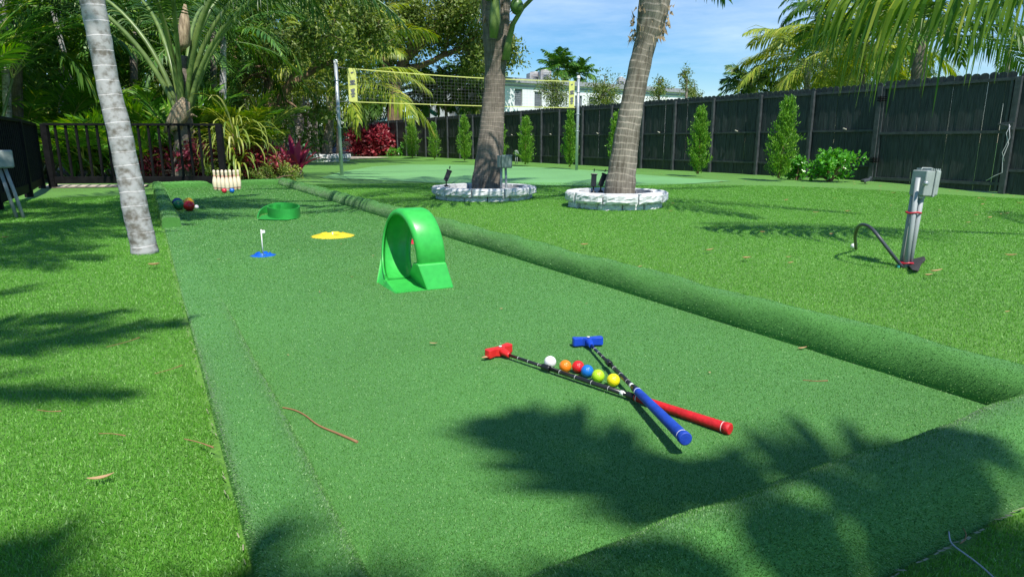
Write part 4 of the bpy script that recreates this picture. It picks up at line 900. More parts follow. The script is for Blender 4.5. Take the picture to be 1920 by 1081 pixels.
m_ = MB(); m_.bar(a_ + nn_ * .08 - dd_ * .1 + (0, 0, BT + .08), b_ + nn_ * .08 + (0, 0, BT + .08), .35, .30); m_.bar(a_ + nn_ * .03 + (0, 0, BT - .25), b_ + nn_ * .03 + (0, 0, BT - .25), .06, .10); m_.build('parapet', M['trimgray'], t)
def hvac(label, px, py0, py1, w, d, seed):
    c0, c1_ = Q(px, py0, d), Q(px, py1, d); h_ = c1_[2] - BT + .05; w_ = w / F * d; t = thing('rooftop_unit', label, 'air conditioner', (c0[0], c0[1], BT - .05), 'rooftop air conditioners')
    b0 = np.array((c0[0], c0[1], BT - .05)); m_ = MB(); m_.box(b0 + (0, 0, h_ / 2), (w_, w_ * .9, h_), .25); m_.build('housing', M['metal'], t, bevel=.03)
    m_ = MB()
    for k in range(6): m_.box(b0 + (-.02, -w_ * .46 - .02, h_ * (.2 + .11 * k)), (w_ * .8, .05, h_ * .05), .0)
    m_.build('grille', M['louver'], t)
    m_ = MB(); m_.lathe([(.001, 0), (w_ * .34, 0), (w_ * .34, .10), (w_ * .30, .10), (w_ * .30, .04), (.001, .04)], b0 + (0, 0, h_), 18); m_.build('fan_ring', M['metal'], t)
hvac('weathered rooftop unit with round fan opening, right of the pair on the white building', 1021, 150, 134, 20, 48.5, 1); hvac('pale low rooftop unit left of the pair on the white building', 1003, 148, 138, 26, 49.5, 2); hvac('small rooftop unit alone near the sunlit palm on the white building', 1164, 160, 147, 13, 53.5, 3)
# aqua-roofed house at left
t = thing('aqua_roof_house', 'pale blue house with aqua sloping roof behind the small palms beyond the fence', 'house', Q(800, 220, 52) * (1, 1, 0))
ha, hb = Q(795, 200, 50), Q(930, 196, 50); 
ops = [(Q(842, 0, 50)[0] - ha[0], Q(850, 0, 50)[0] - ha[0], Q(845, 208, 50)[2], Q(845, 196, 50)[2]), (Q(858, 0, 50)[0] - ha[0], Q(866, 0, 50)[0] - ha[0], Q(845, 204, 50)[2], Q(845, 193, 50)[2])]
wallseg(t, 'wall', ha, (hb[0], ha[1]), 0, Q(800, 178, 50)[2], ops, M['palewall'])
m_ = MB(); x0, x1, xm = Q(680, 215, 50)[0], Q(830, 0, 50)[0], Q(835, 0, 50)[0]; zE, zR = Q(700, 226, 50)[2], Q(800, 192, 50)[2]
m_.add([(x0 - 2, 49, zE - .6), (x1, 49, zE - .4), (x1 + .3, 56, zR + .1), (x0 + 5, 56, zR)], [(0, 1, 2, 3)]); m_.add([(x0 - 2, 49, 0), (x1, 49, 0), (x1, 49, zE - .4), (x0 - 2, 49, zE - .6)], [(0, 1, 2, 3)]); m_.add([(x1, 49, zE - .4), (x1 + .3, 56, zR + .1), (x1 + .3, 56, 0), (x1, 49, 0)], [(0, 1, 2, 3)]); m_.build('roof', M['aqua'], t)
m_ = MB(); g1_ = Q(787, 197, 48.5); m_.bar(Q(742, 228, 48.5), g1_, .3, .32, (0, 1, 0)); m_.bar(g1_, Q(820, 216, 48.5), .3, .32, (0, 1, 0)); m_.bar(Q(670, 226, 48.6), Q(715, 208, 48.8), .3, .3, (0, 1, 0)); m_.build('teal_ridge', M['aquatrim'], t)
m_ = MB(); m_.box(Q(865, 196, 49) , (.5, .5, 3.2)); m_.build('white_chimney', M['wallwhite'], t)
# ------------------------------------------------------------------ JUNGLE behind the railing and patio
d_ = 13.8
p_, r_ = tr([(322, 368, 338), (326, 364, 300), (328, 362, 260), (329, 360, 225), (331, 359, 190), (333, 357, 150), (336, 354, 105)], d_)
yp = palm('young_coconut_palm', 'young coconut palm with thick green leaf stalks and dry sheaths behind the railing', p_, r_, p_[3], 13, 6.6, 'trunk_dark', 'palmdeep', seed=51, azlist=[(4, 77), (176, 77), (-30, 74), (195, 72), (60, 82), (130, 74), (-60, 78), (18, 72), (165, 69), (285, 80), (345, 70), (100, 70), (-10, 84)], parts=True, ll=.85, lw=.034, n=64, droop=2.1, stemr=.06, pet=.36, hang=1.8, boots=9)
m_ = MB(); 
for pl in ([(346, 185), (336, 205), (322, 228), (306, 252)], [(350, 190), (345, 210), (332, 235), (318, 246)], [(335, 95), (345, 80), (346, 40), (347, 5)]):
    pts = [Q(x, y, d_ - .25) for x, y in pl]; m_ = MB(); m_.tube(pts, [.06, .13, .10, .015], 7); m_.build('hanging_sheath', M['boot'], yp)
def thintrunk(label, lst, d, tm='trunk_grey', crown=True, seed=1, L=2.2, lm='palmdark'):
    p, r = tr(lst, d); return palm('slender_palm', label, p, r, p[-1], 10, L, tm, lm, els=(70, -10), seed=seed, ll=.5, lw=.05, n=28, seg=2)
thintrunk('slender pale trunk leaning left behind the railing, left of the grey palm', [(178, 192, 345), (163, 176, 290), (147, 159, 220), (128, 139, 150), (110, 119, 80), (93, 101, 10), (80, 88, -60)], 15.5, seed=61)
thintrunk('slender upright pale trunk standing just left of the leaning slender one', [(108, 122, 338), (110, 122, 250), (111, 122, 170), (111, 120, 100), (111, 119, 20)], 17.5, seed=62)
thintrunk('slender grey palm trunk at the left end behind the railing', [(10, 26, 335), (8, 22, 240), (4, 17, 120), (0, 12, 0)], 13.5, seed=63)
thintrunk('slender grey palm trunk right of the young coconut palm', [(410, 426, 320), (411, 425, 240), (412, 424, 160), (414, 424, 70)], 19, seed=64, L=3.0)
def at_(px, pb): return P(px, pb)
ar = [(225, 336, 8, .7, 'areca', 'bright areca clump behind the railing beside the grey palm', 1.4), (150, 334, 6, .4, 'palmdark', 'dark green areca clump behind the railing left of the grey palm', 1.2), (60, 334, 9, 1.3, 'areca', 'tall areca clump at the left end of the railing', 2.1),
      (290, 334, 8, 1.0, 'areca', 'areca clump low behind the railing left of the young coconut palm', 1.8), (392, 330, 7, .9, 'areca', 'areca clump between young coconut palm and the red shrubs', 1.5),
      (-60, 345, 10, 2.6, 'areca', 'tall areca clump behind the left railing outside the photo edge', 2.3), (20, 320, 12, 4.2, 'palmdark', 'very tall dark areca clump rising at the left photo edge', 2.6), (180, 318, 12, 3.8, 'areca', 'tall areca clump rising behind the slender leaning trunk', 2.7),
      (300, 316, 12, 3.6, 'palmdark', 'tall dark areca clump rising left of the young coconut palm', 2.6), (100, 312, 12, 5.5, 'palmdark', 'highest dark areca clump at the far left', 2.8)]
for i, (px, pb_, ns, ht, lm, lab, L) in enumerate(ar):
    areca('areca_palm', lab, at_(px, pb_), ns, ht, lm, 100 + i, spread=1.0 if pb_ > 325 else 1.8, L=L, ll=.45, lw=.045, n=26, group='areca palms of the left thicket')
# yellow-green pandanus-like clump
def strapclump(name, label, base, n, L, w, lm, seed, el=(30, 85), droop=1.1, cat='plant', hfrac=0.0):
    r2 = np.random.default_rng(seed); base = np.asarray(base, float); t = thing(name, label, cat, base); cm = MB()
    for i in range(n):
        az = i * 2.4 + r2.normal(0, .2); e = R(r2.uniform(*el)); l_ = L * r2.uniform(.65, 1.1); h0 = r2.uniform(0, hfrac); a = base + (math.cos(az) * .04, math.sin(az) * .04, .05 + h0); pts = []; p = a.copy(); K = 7
        dr = droop * r2.uniform(.6, 1.3)
        for k in range(K + 1):
            pts.append(p.copy()); p = p + np.array((math.cos(e) * math.cos(az), math.cos(e) * math.sin(az), math.sin(e))) * l_ / K; e -= dr / K * (k / K * 1.6 + .2)
        sd = np.array((-math.sin(az), math.cos(az), 0)); V = []
        for k, q in enumerate(pts):
            wd = w * math.sin(PI * min(.97, (k + .8) / (K + 1.2))) ** .7; V += [q - sd * wd / 2 + (0, 0, wd * .12), q - (0, 0, wd * .1), q + sd * wd / 2 + (0, 0, wd * .12)]
        cm.add(V, [f for k in range(K) for f in ((3 * k, 3 * k + 1, 3 * k + 4, 3 * k + 3), (3 * k + 1, 3 * k + 2, 3 * k + 5, 3 * k + 4))], None, True)
    cm.build('foliage', M[lm], t); st = MB(); st.tube([base, base + (0, 0, .12 + hfrac)], [.04, .03], 8); st.build('stem', M['bark'], t)
    return t
b0 = P(447, 340); strapclump('pandanus', 'arching yellow-striped strap-leaved clump right of the railing end', b0 + (-.05, .12, 0), 150, 1.15, .038, 'variegated', 71, (10, 80), 3.1, hfrac=1.0)
areca('areca_palm', 'yellow-green feathery palm leaning over the strap-leaved clump', b0 + (-.1, .9, 0), 5, 1.5, 'palmmix', 171, spread=.4, L=1.15, ll=.42, lw=.035, n=30, group='areca palms of the left thicket')
b0 = P(412, 341); shrub('croton_shrub', 'green and cream croton at the railing end post', b0 + (0, .2, 0), .7, .8, M['variegated'], 900, .10, 72, asp=.35)
b0 = P(385, 341); shrub('dark_red_shrub', 'purple-red leaved shrub seen through the railing balusters', b0 + (0, .35, 0), 1.0, .78, M['darkred'], 1300, .12, 73, asp=.5)
b0 = P(278, 341); shrub('dark_red_shrub', 'small red leaved shrub seen through the railing left of the coconut trunk', b0 + (0, .4, 0), .8, .7, M['darkred'], 800, .11, 74, asp=.5)
b0 = P(553, 331); strapclump('cordyline', 'magenta cordyline with broad upright leaves at the far corner of the lane', b0 + (.02, .1, 0), 24, .74, .15, 'cordyline', 75, (25, 86), .5, hfrac=.14)
b0 = P(527, 324); strapclump('cordyline', 'smaller darker cordyline behind the magenta one', b0, 16, .5, .10, 'darkred', 76, (30, 86), .5, hfrac=.30)
b0 = P(490, 338); shrub('copperleaf_shrub', 'low copper red shrub behind the far lane border', b0, .95, .72, M['redleaf'], 1500, .085, 77, asp=.55, k=18)
b0 = P(472, 330); shrub('copperleaf_shrub', 'taller dark copper shrub behind the low copper one', b0, .8, .85, M['darkred'], 1300, .10, 78, asp=.55, k=18)
b0 = P(532, 338); shrub('low_green_shrub', 'low speckled yellow-green shrub at the foot of the magenta cordyline', b0, .75, .42, M['variegated'], 1100, .055, 79, asp=.6, k=16)
b0 = P(505, 341); shrub('low_green_shrub', 'low dark green groundcover shrub behind the far border roll', b0, .9, .33, M['fig'], 800, .05, 80, asp=.6, k=14)
m_ = MB()
for k in range(5):
    q = P(502 + k * 5, 313 + (k % 2)); m_.sphere(q + (0, 0, .12), .16, 8, 6, (1, .8, .8))
tag(m_.build('white_rocks', M['stone'], at=P(510, 313)), 'heap of white stones between the copper shrubs and cordyline', 'stones')
# hidden low plants seen between balusters
for i, (px, pb_, lm, h_, lab) in enumerate([(110, 341, 'areca', .8, 'bright leafy plant low behind the railing left end'), (200, 341, 'palmdark', .8, 'dark leafy plant behind the railing, left of the leaning palm'), (320, 340, 'jungle', .7, 'dark leafy plant at the foot of the young coconut palm'), (250, 338, 'areca', .9, 'bright leafy plant behind the leaning grey palm'), (150, 340, 'palmyellow', .7, 'yellow-green leafy plant behind the railing')]):
    b0 = P(px, pb_) + (0, .5, 0); strapclump('leafy_plant', lab, b0, 46, h_ * 1.2, .07, lm, 180 + i, (25, 85), 1.3, hfrac=.25)
# fig tree with bare limbs
b0 = P(497, 309); dF = b0[1]
def L_(lst, d, dz=0): return [Q(x, y, d + dz * i) for i, (x, y) in enumerate(lst)]
broadtree('fig_tree', 'brown-limbed tree with crooked branches and loose leaves behind the wicker chairs', b0,
          [([b0] + L_([(494, 270), (497, 235), (512, 205), (530, 175), (560, 150), (600, 122), (640, 108)], dF, .1), .17), ([b0 + (0.1, 0, 0)] + L_([(499, 250), (505, 225), (508, 180), (506, 140), (490, 105), (470, 95)], dF, .15), .13),
           (L_([(505, 225), (520, 190), (540, 150), (590, 90), (620, 50)], dF, -.25), .09), (L_([(497, 240), (475, 190), (455, 150), (440, 100)], dF, .3), .09)],
          'fig', 'bark', 15000, .17, .55, 81, trunk_r=.2, asp=.5, levels=3, extra=[Q(x, y, dF + z) for x, y, z in ((520, 60, 0), (560, 80, 1), (600, 60, -.5), (640, 70, .5), (570, 20, 0), (490, 50, 1), (630, 20, 1), (680, 60, 2), (540, 115, 1), (500, 10, 0), (660, 15, 1.5), (600, 130, 1.5), (460, 40, 1))])
b0 = P(548, 298); p_, r_ = tr([(536, 553, 298), (538, 552, 262), (541, 555, 225), (536, 548, 180), (530, 541, 120), (525, 535, 60)], 30); 
palm('slender_palm', 'yellow-green drooping palm over the wicker chairs', p_, [max(q, .09) for q in r_], p_[3] + (0, -.4, .6), 18, 4.2, 'barkgrey', 'palmyellow', els=(75, -10), droop=1.9, seed=82, ll=.95, lw=.055, n=40, hang=1.6)
for i, (x, d, lm, cy, L) in enumerate(((440, 24, 'palmgreen', 130, 3.4), (500, 26, 'palmdark', 60, 3.6), (250, 18, 'palmdark', 60, 2.6), (590, 33, 'palmgreen', 120, 4.4), (400, 21, 'palmgreen', 40, 3.2), (30, 14, 'palmgreen', 70, 2.4), (150, 20, 'palmgreen', 110, 2.7))):
    p0 = Q(x, 300, d) * (1, 1, 0); p1 = Q(x, cy, d)
    palm('background_palm', ['feather palm behind the pandanus clump', 'dark feather palm above the fig limbs', 'dark feather palm above the left railing', 'feather palm hanging behind the ringed planter palm', 'tall feather palm right of the young coconut palm', 'feather palm at the upper left corner', 'feather palm behind the slender leaning trunk'][i], [p0, (p0 + p1) / 2, p1], [.12, .10, .09], p1, 18, L, 'trunk_dark', lm, els=(75, -20), droop=1.4, seed=200 + i, ll=.7, lw=.05, n=34, hang=1.0, seg=2)
# palm in the far ring planter
PB = PL3; p_, r_ = tr([(601, 623, 298), (604, 623, 275), (608, 624, 250), (614, 627, 220), (618, 631, 190), (621, 633, 165)], PB[1])
palm('coconut_palm', 'coconut palm in the far stone ring planter left of the net, long arching fronds', p_, r_, p_[-1], 22, 4.9, 'trunk_brown', 'palmyellow', seed=83, azlist=[(-10, 30), (10, 62), (-35, 50), (20, 75), (170, 40), (190, 60), (150, 70), (-60, 65), (-90, 30), (-120, 45), (60, 50), (90, 60), (120, 30), (-5, 5), (-140, 10), (-40, 12), (200, 15), (-75, 8), (0, 80), (-165, 50), (35, 30), (240, 5)], ll=1.05, lw=.055, n=54, droop=1.35, hang=1.5, stemr=.035, boots=12, group='coconut palms in stone ring planters')
# big ficus
b0 = P(735, 287); dB = 42.0; b0 = Q(735, 287, dB) * (1, 1, 0)
ex = [Q(x, y, dB + z) for x, y, z in ((700, 30, 0), (740, 60, 1), (780, 30, -1), (820, 50, 0), (850, 80, 1), (790, 90, -1), (760, 100, 0), (830, 105, 0), (860, 45, 1), (720, 5, 0), (770, -10, 0), (820, 10, 1), (690, 70, 1), (800, 70, 2), (845, 20, -1), (730, 90, 2), (680, 10, 2), (640, 20, 2), (600, 10, 2), (740, 30, 3), (660, 50, 3), (840, 75, 2), (810, 110, 1), (780, 60, 3), (700, 90, 3), (760, 120, 2))]
broadtree('ficus_tree', 'huge olive-green ficus crown rising above the volleyball net', b0, [([b0, Q(738, 200, dB), Q(745, 130, dB), Q(780, 80, dB), Q(830, 50, dB)], .5), ([Q(740, 160, dB), Q(715, 100, dB + 1), Q(690, 40, dB + 1)], .3), ([Q(745, 130, dB), Q(790, 125, dB), Q(850, 95, dB), Q(885, 85, dB)], .22)],
          'fig', 'bark', 42000, .24, 1.15, 84, asp=.5, levels=2, extra=np.array(ex * 2) + rng.normal(0, .7, (len(ex) * 2, 3)))
for i, (x, y0, d, nl, s) in enumerate(((120, -40, 24, 11000, .30), (330, 0, 26, 12000, .30), (560, 20, 36, 14000, .34), (-150, 0, 17, 9000, .26))):
    b0 = Q(x, 300, d) * (1, 1, 0); lab = ['dark broadleaf tree above the left railing', 'dark broadleaf tree behind the young coconut palm', 'tall broadleaf tree behind the fig limbs', 'broadleaf tree left of the photo edge'][i]
    ex = [Q(x + rng.uniform(-220, 220) * 20 / d, y0 + rng.uniform(-160, 190) * 20 / d, d + rng.uniform(-1.5, 1.5)) for _ in range(34)]
    broadtree('jungle_tree', lab, b0, [([b0, Q(x + 10, 150, d), Q(x - 20, 60, d), Q(x, y0, d)], .22), ([Q(x + 10, 150, d), Q(x + 90, 60, d), Q(x + 120, 0, d)], .15)], 'jungle', 'barkgrey', nl, s, .75, 90 + i, asp=.42, levels=2, extra=ex)
# dense far thicket
r2 = np.random.default_rng(5); cen = []
for k in range(210):
    u = r2.random(); px = -500 + u * 1130; dd = 22 + (px + 500) / 1130 * 19 + r2.uniform(0, 3); b0 = Q(px, 300, dd); cen.append((b0[0], dd, r2.uniform(.3, 10.5)))
m_ = MB(); leafcloud(m_, cen, 52000, np.full(len(cen), 1.6), .42, r2, asp=.34, up=.2, droop=.6); tag(m_.build('far_thicket', M['jungle']), 'dense dark green leaf mass closing the view behind the left palms', 'thicket', kind='stuff')
for i in range(9):
    px = 470 + i * 21 + rng.uniform(-6, 6); d = 34 + rng.uniform(0, 3); b0 = Q(px, 290, d) * (1, 1, 0); b1 = Q(px + rng.uniform(-8, 8), 190, d)
    t = thing('thicket_trunk', ['leftmost', 'second from left', 'third from left', 'fourth from left', 'middle', 'fourth from right', 'third from right', 'second from right', 'rightmost'][i] + ' of the thin dark trunks in the shade behind the patio', 'tree trunk', b0, 'thin trunks behind the patio'); m_ = MB(); m_.tube([b0, (b0 + b1) / 2 + (rng.normal(0, .1), 0, 0), b1, b1 + (0, 0, 2)], [.13, .10, .09, .06], 7); m_.build('trunk', M['barkgrey'], t)

# ------------------------------------------------------------------ plants beyond the fence
def bp(label, x, cy, d, L, lm, seed, n=20, tm='barkgrey', ll=.7, tr_=.14, els=(75, -20), droop=1.4, hang=1.0, name='background_palm', lw=.07, nl=30, xb=None, grp='palms beyond the fence', az=None):
    p0 = Q(xb or x, 280, d) * (1, 1, 0); p1 = Q(x, cy, d); return palm(name, label, [p0, (p0 + p1) / 2, p1], [tr_, tr_ * .8, tr_ * .7], p1, n, L, tm, lm, els=els, droop=droop, seed=seed, ll=ll, lw=lw, n=nl, hang=hang, seg=2, group=grp, azlist=az)
sp = [(700, 185, 44, 2.6, 'first small palm from the left under the net'), (745, 178, 46, 2.6, 'small palm behind the net right of the far planter palm'), (802, 172, 46, 2.8, 'leftmost of the small palms before the pale house'), (835, 166, 46, 2.8, 'small palm over the first window of the pale house'), (870, 162, 46, 2.9, 'small palm left of the white chimney'), (903, 168, 46, 2.8, 'small palm peeking left of the shaded palm trunk')]
for i, (x, cy, d, L, lab) in enumerate(sp): bp(lab, x, cy, d, L, ['palmgreen', 'fig'][i % 2], 300 + i, 16, xb=x + 4, ll=.8, lw=.11)
bp('grey straight palm trunk with high crown left of the ficus crown', 733, 95, 48, 4.0, 'palmgreen', 310, 16, tr_=.32, ll=1.0, lw=.1)
bp('distant green palm above the white building, left of two', 1045, 130, 74, 2.7, 'palmdark', 311, 26, ll=.9, lw=.13, droop=1.1, els=(85, 0))
bp('distant smaller green palm above the white building, right of two', 1086, 140, 74, 2.2, 'palmdark', 312, 24, ll=.8, lw=.13, droop=1.1, els=(85, 0))
bp('small green palm top just showing over the fence, right of centre', 1405, 160, 24, 1.15, 'palmgreen', 313, 20, ll=.4, lw=.05, els=(80, 0), droop=1.2)
bp('tall yellow-green coconut palm with pale trunk beyond the fence', 1516, 118, 23, 3.0, 'palmyellow', 314, 24, ll=.75, lw=.05, nl=44, hang=1.1, xb=1506, els=(70, -30), tm='trunk_grey')
bp('dark-topped royal palm rising behind the yellow-green coconut palm', 1545, 28, 27, 2.6, 'palmdark', 315, 14, ll=.5, lw=.06, nl=44, droop=2.0, hang=1.3, tm='trunk_grey')
bp('wind-swept coconut palm in the middle of the group beyond the fence', 1620, 85, 21, 3.3, 'palmyellow', 316, 22, ll=.75, lw=.05, nl=46, hang=1.2, xb=1612, els=(70, -20), tr_=.10)
bp('coconut palm with thick brown trunk beyond the fence near the gate', 1725, 70, 18, 3.2, 'palmgreen', 317, 22, ll=.75, lw=.05, nl=46, hang=1.2, xb=1722, els=(75, 5), tr_=.24, tm='trunk_dark')
bp('pale green palm low behind the fence between the coconut palms', 1575, 110, 26, 3.2, 'palmyellow', 318, 22, ll=.8, lw=.05, nl=40, hang=1.0, els=(60, -25))
bp('green palm crown high at the top edge beyond the fence', 1650, 0, 24, 3.3, 'palmgreen', 319, 20, ll=.7, lw=.05, nl=40, hang=1.0)
bp('small palm seen at the right photo edge beyond the gate', 1890, 95, 26, 2.6, 'palmgreen', 320, 12, ll=.6, lw=.05, els=(60, 10))
def bt(label, x, yt, yb, w, d, lm, n, size, seed, clump=.45):
    b0 = Q(x, 290, d) * (1, 1, 0); r3 = np.random.default_rng(seed); ex = [Q(x + r3.normal(0, w * .22), r3.uniform(yt, yb), d + r3.normal(0, .3)) for _ in range(26)]
    return broadtree('small_tree', label, b0, [([b0, Q(x + 2, (yt + yb) / 2 + 20, d), Q(x, (yt + yb) / 2, d)], .06)], lm, 'barkgrey', n, size, clump * w / 60 * d / 30, seed, levels=1, extra=ex, asp=.4)
bt('small loose green tree in front of the white building, behind the net', 1042, 152, 205, 55, 32, 'fig', 2600, .13, 401); bt('small olive tree before the white building right of the net pole', 1130, 162, 200, 60, 27, 'fig', 2600, .11, 402)
bt('wispy upright tree top over the fence right of the sunlit palm', 1285, 122, 168, 20, 22, 'fig', 500, .09, 403, .5); bt('wispy shrub top just right of the sunlit palm over the fence', 1234, 150, 190, 34, 23, 'fig', 900, .09, 404); bt('round shrub top over the fence left of the small palm', 1300, 168, 192, 34, 24, 'fig', 900, .09, 405)
bt('small dark tree top over the gate at the right edge', 1885, 128, 160, 30, 34, 'jungle', 900, .12, 406); bt('pale shrub top over the fence behind the coconut trunks', 1590, 110, 175, 160, 30, 'fig', 5200, .15, 407, .5); bt('leafy shrub top over the fence between gate and coconut trunk', 1690, 90, 170, 120, 28, 'fig', 3000, .15, 408, .5)
bt('green tree mass under the left end of the net beyond the fence', 690, 195, 240, 90, 47, 'fig', 3600, .22, 409, .6)

# ------------------------------------------------------------------ patio furniture
def wicker(label, base, yaw, s=1.0):
    t = thing('wicker_chair', label, 'chair', base, 'wicker chairs on the patio', rz=yaw); 
    def pt(nm, c, sz, m='wicker', bv=.03):
        m_ = MB(); m_.box(np.array(c) * s, np.array(sz) * s); o = m_.build(nm, M[m], None, bevel=bv * s); o.parent = t
    pt('seat', (0, 0, .20), (.85, .8, .32)); pt('backrest', (0, .36, .56), (.85, .14, .48)); pt('armrest', (-.38, -.05, .45), (.12, .72, .22)); pt('armrest', (.38, -.05, .45), (.12, .72, .22)); pt('cushion', (0, -.06, .41), (.62, .6, .12), 'rope', .04)
    return t
wicker('left grey wicker patio chair behind the cordyline', P(512, 302), R(160)); wicker('right grey wicker patio chair behind the cordyline, taller back', P(530, 301) + (0.1, .3, 0), R(175), 1.1)
hb = P(638, 291.5); dH = hb[1]; t = thing('hammock', 'navy and cream rope hammock hanging on its stand behind the ringed planter palm', 'hammock', hb)
n0, n1 = Q(630, 275, dH - .6), Q(673, 271, dH - .6); f0, f1 = Q(601, 271, dH + 1.4), Q(630, 268, dH + 1.4); ap = Q(656, 256, dH - 1.2); af = Q(612, 262, dH + 2.2)
m_ = MB(); 
for k in range(12):
    for j in range(6): pass
V = []; 
for i in range(9):
    for j in range(7):
        u, v = i / 8, j / 6; q = (n0 * (1 - v) + n1 * v) * (1 - u) + (f0 * (1 - v) + f1 * v) * u; q = q - np.array((0, 0, .34 * math.sin(PI * v) + .32 * math.sin(PI * u))); V.append(q)
m_.add(V, [(i * 7 + j, i * 7 + j + 1, (i + 1) * 7 + j + 1, (i + 1) * 7 + j) for i in range(8) for j in range(6)], None, True); bed = m_.build('bed', M['navy'], t)
sm_ = bed.modifiers.new('thick', 'SOLIDIFY'); sm_.thickness = .03
m_ = MB(); 
for k in range(13):
    v = k / 12; q = n0 * (1 - v) + n1 * v - np.array((0, 0, .30 * math.sin(PI * v))); m_.tube([q, ap], .014, 4); q = f0 * (1 - v) + f1 * v - np.array((0, 0, .3 * math.sin(PI * v))); m_.tube([q, af], .014, 4)
m_.build('suspension_cords', M['rope'], t)
for a_, b_ in ((n0, n1), (f0, f1)):
    m_ = MB(); m_.tube([a_ * (1 - v) + b_ * v - np.array((0, 0, .3 * math.sin(PI * v))) for v in np.linspace(0, 1, 9)], .03, 6); m_.build('spreader_bar', M['barwood'], t)
for a_, g_ in ((ap, P(648, 291)), (af, P(606, 290))):
    m_ = MB(); m_.tube([g_, a_, a_ + (a_ - g_) * .12], [.06, .05, .04], 8); m_.build('stand_post', M['barkgrey'], t)

# ------------------------------------------------------------------ lane toys
BO = P(741, 551)[:2]; UA = norm((-.455, .8905)); UW = np.array((UA[1], -UA[0]))
def LP(u, w, z): q = BO + UA * u + UW * w; return np.array((q[0], q[1], z))
t = thing('loop_ramp', 'large bright green plastic loop-the-loop ramp standing in the lane', 'ramp toy', LP(.2, .15, 0))
RL, U0, Z0 = .203, .212, .224
NT = 64; m_ = MB(); sec_n = 12
def sect(th, wc):
    """C-channel cross-section: list of (radius, w)"""
    W2 = .081; ri, lip = .138, .172
    return [(lip, -W2 + .012), (lip - .004, -W2), (RL - .022, -W2 - .002), (RL - .006, -W2 + .006), (RL, -W2 + .024), (RL, W2 - .024), (RL - .006, W2 - .006), (RL - .022, W2), (ri, W2), (ri, W2 - .008), (RL - .030, W2 - .010), (RL - .012, W2 - .028), (RL - .008, 0), (RL - .012, -W2 + .028), (RL - .030, -W2 + .010)]
V = []; S0 = None
for i in range(NT + 1):
    th = R(8) + R(316) * i / NT; f_ = th / (2 * PI); wc = .091 + .165 * f_; sc_ = sect(th, wc)
    for r_, w_ in sc_: V.append(LP(U0 + math.sin(th) * r_ * .96, wc + w_, max(.004, Z0 - math.cos(th) * r_)))
k = len(sc_); F_ = [(i * k + j, i * k + (j + 1) % k, (i + 1) * k + (j + 1) % k, (i + 1) * k + j) for i in range(NT) for j in range(k)]
m_.add(V, F_, None, True); m_.f.append(list(range(k))); m_.f.append([NT * k + j for j in range(k)][::-1]); m_.smooth += [False, False]
lo = m_.build('loop_channel', M['loop'], t)
m_ = MB(); V = []; K = 14   # entry ramp floor with side flare
for i in range(K + 1):
    u = -.005 + .23 * i / K; z = .006 + .022 * (i / K) ** 2; V += [LP(u, .004 + .0 * i, z), LP(u, .20 - .0 * i / K, z), LP(u, .20, -.002), LP(u, .004, -.002)]
m_.add(V, [(4 * i + j, 4 * i + (j + 1) % 4, 4 * (i + 1) + (j + 1) % 4, 4 * (i + 1) + j) for i in range(K) for j in range(4)]); m_.f.append([0, 1, 2, 3]); m_.f.append([4 * K + j for j in (3, 2, 1, 0)]); m_.smooth += [False] * 2
m_.build('entry_ramp', M['loop'], t)
m_ = MB(); V = []; K = 22  # left skirt from loop edge to the ground
for i in range(K + 1):
    f_ = i / K
    if f_ < .35: g = f_ / .35; u, z = -.005 + .19 * g, .010 + .03 * g ** 2
    else: th = R(2) + R(66) * (f_ - .35) / .65; u, z = U0 + math.sin(th) * (RL - .012) * .96, max(.012, Z0 - math.cos(th) * (RL - .012))
    wl0 = .006 if f_ < .35 else .012 + .165 * th / (2 * PI); flare = .014 * min(1, z / .1); ub = min(u, .30); V += [LP(u, wl0, z), LP(ub, .006 - .010 - flare * .9, 0.0), LP(u, wl0 + .012, z), LP(ub, .02, 0.0)]
m_.add(V, [q for i in range(K) for q in ((4 * i, 4 * i + 1, 4 * i + 5, 4 * i + 4), (4 * i + 2, 4 * i + 6, 4 * i + 7, 4 * i + 3), (4 * i, 4 * i + 4, 4 * i + 6, 4 * i + 2))]); m_.f.append([0, 2, 3, 1]); m_.f.append([4 * K, 4 * K + 1, 4 * K + 3, 4 * K + 2]); m_.smooth += [False] * 2
m_.build('side_skirt', M['loop'], t)
m_ = MB(); a_ = [(-.012, .175), (-.012, .330), (.34, .330), (.34, .175)]; b_ = [(.022, .135), (.022, .300), (.10, .300), (.10, .135)]
m_.add([LP(u, w, 0) for u, w in a_] + [LP(u, w, .142) for u, w in b_], [(3, 2, 1, 0), (4, 5, 6, 7), (0, 1, 5, 4), (1, 2, 6, 5), (2, 3, 7, 6), (3, 0, 4, 7)]); m_.build('base_block', M['loop'], t, bevel=.008)
m_ = MB(); a_ = [(.25, .16), (.25, .335), (.42, .335), (.42, .16)]; m_.add([LP(u, w, 0) for u, w in a_] + [LP(u, w, z) for (u, w), z in zip(a_, (.05, .05, .012, .012))], [(3, 2, 1, 0), (4, 5, 6, 7), (0, 1, 5, 4), (1, 2, 6, 5), (2, 3, 7, 6), (3, 0, 4, 7)]); m_.build('exit_ramp', M['loop'], t, bevel=.005)

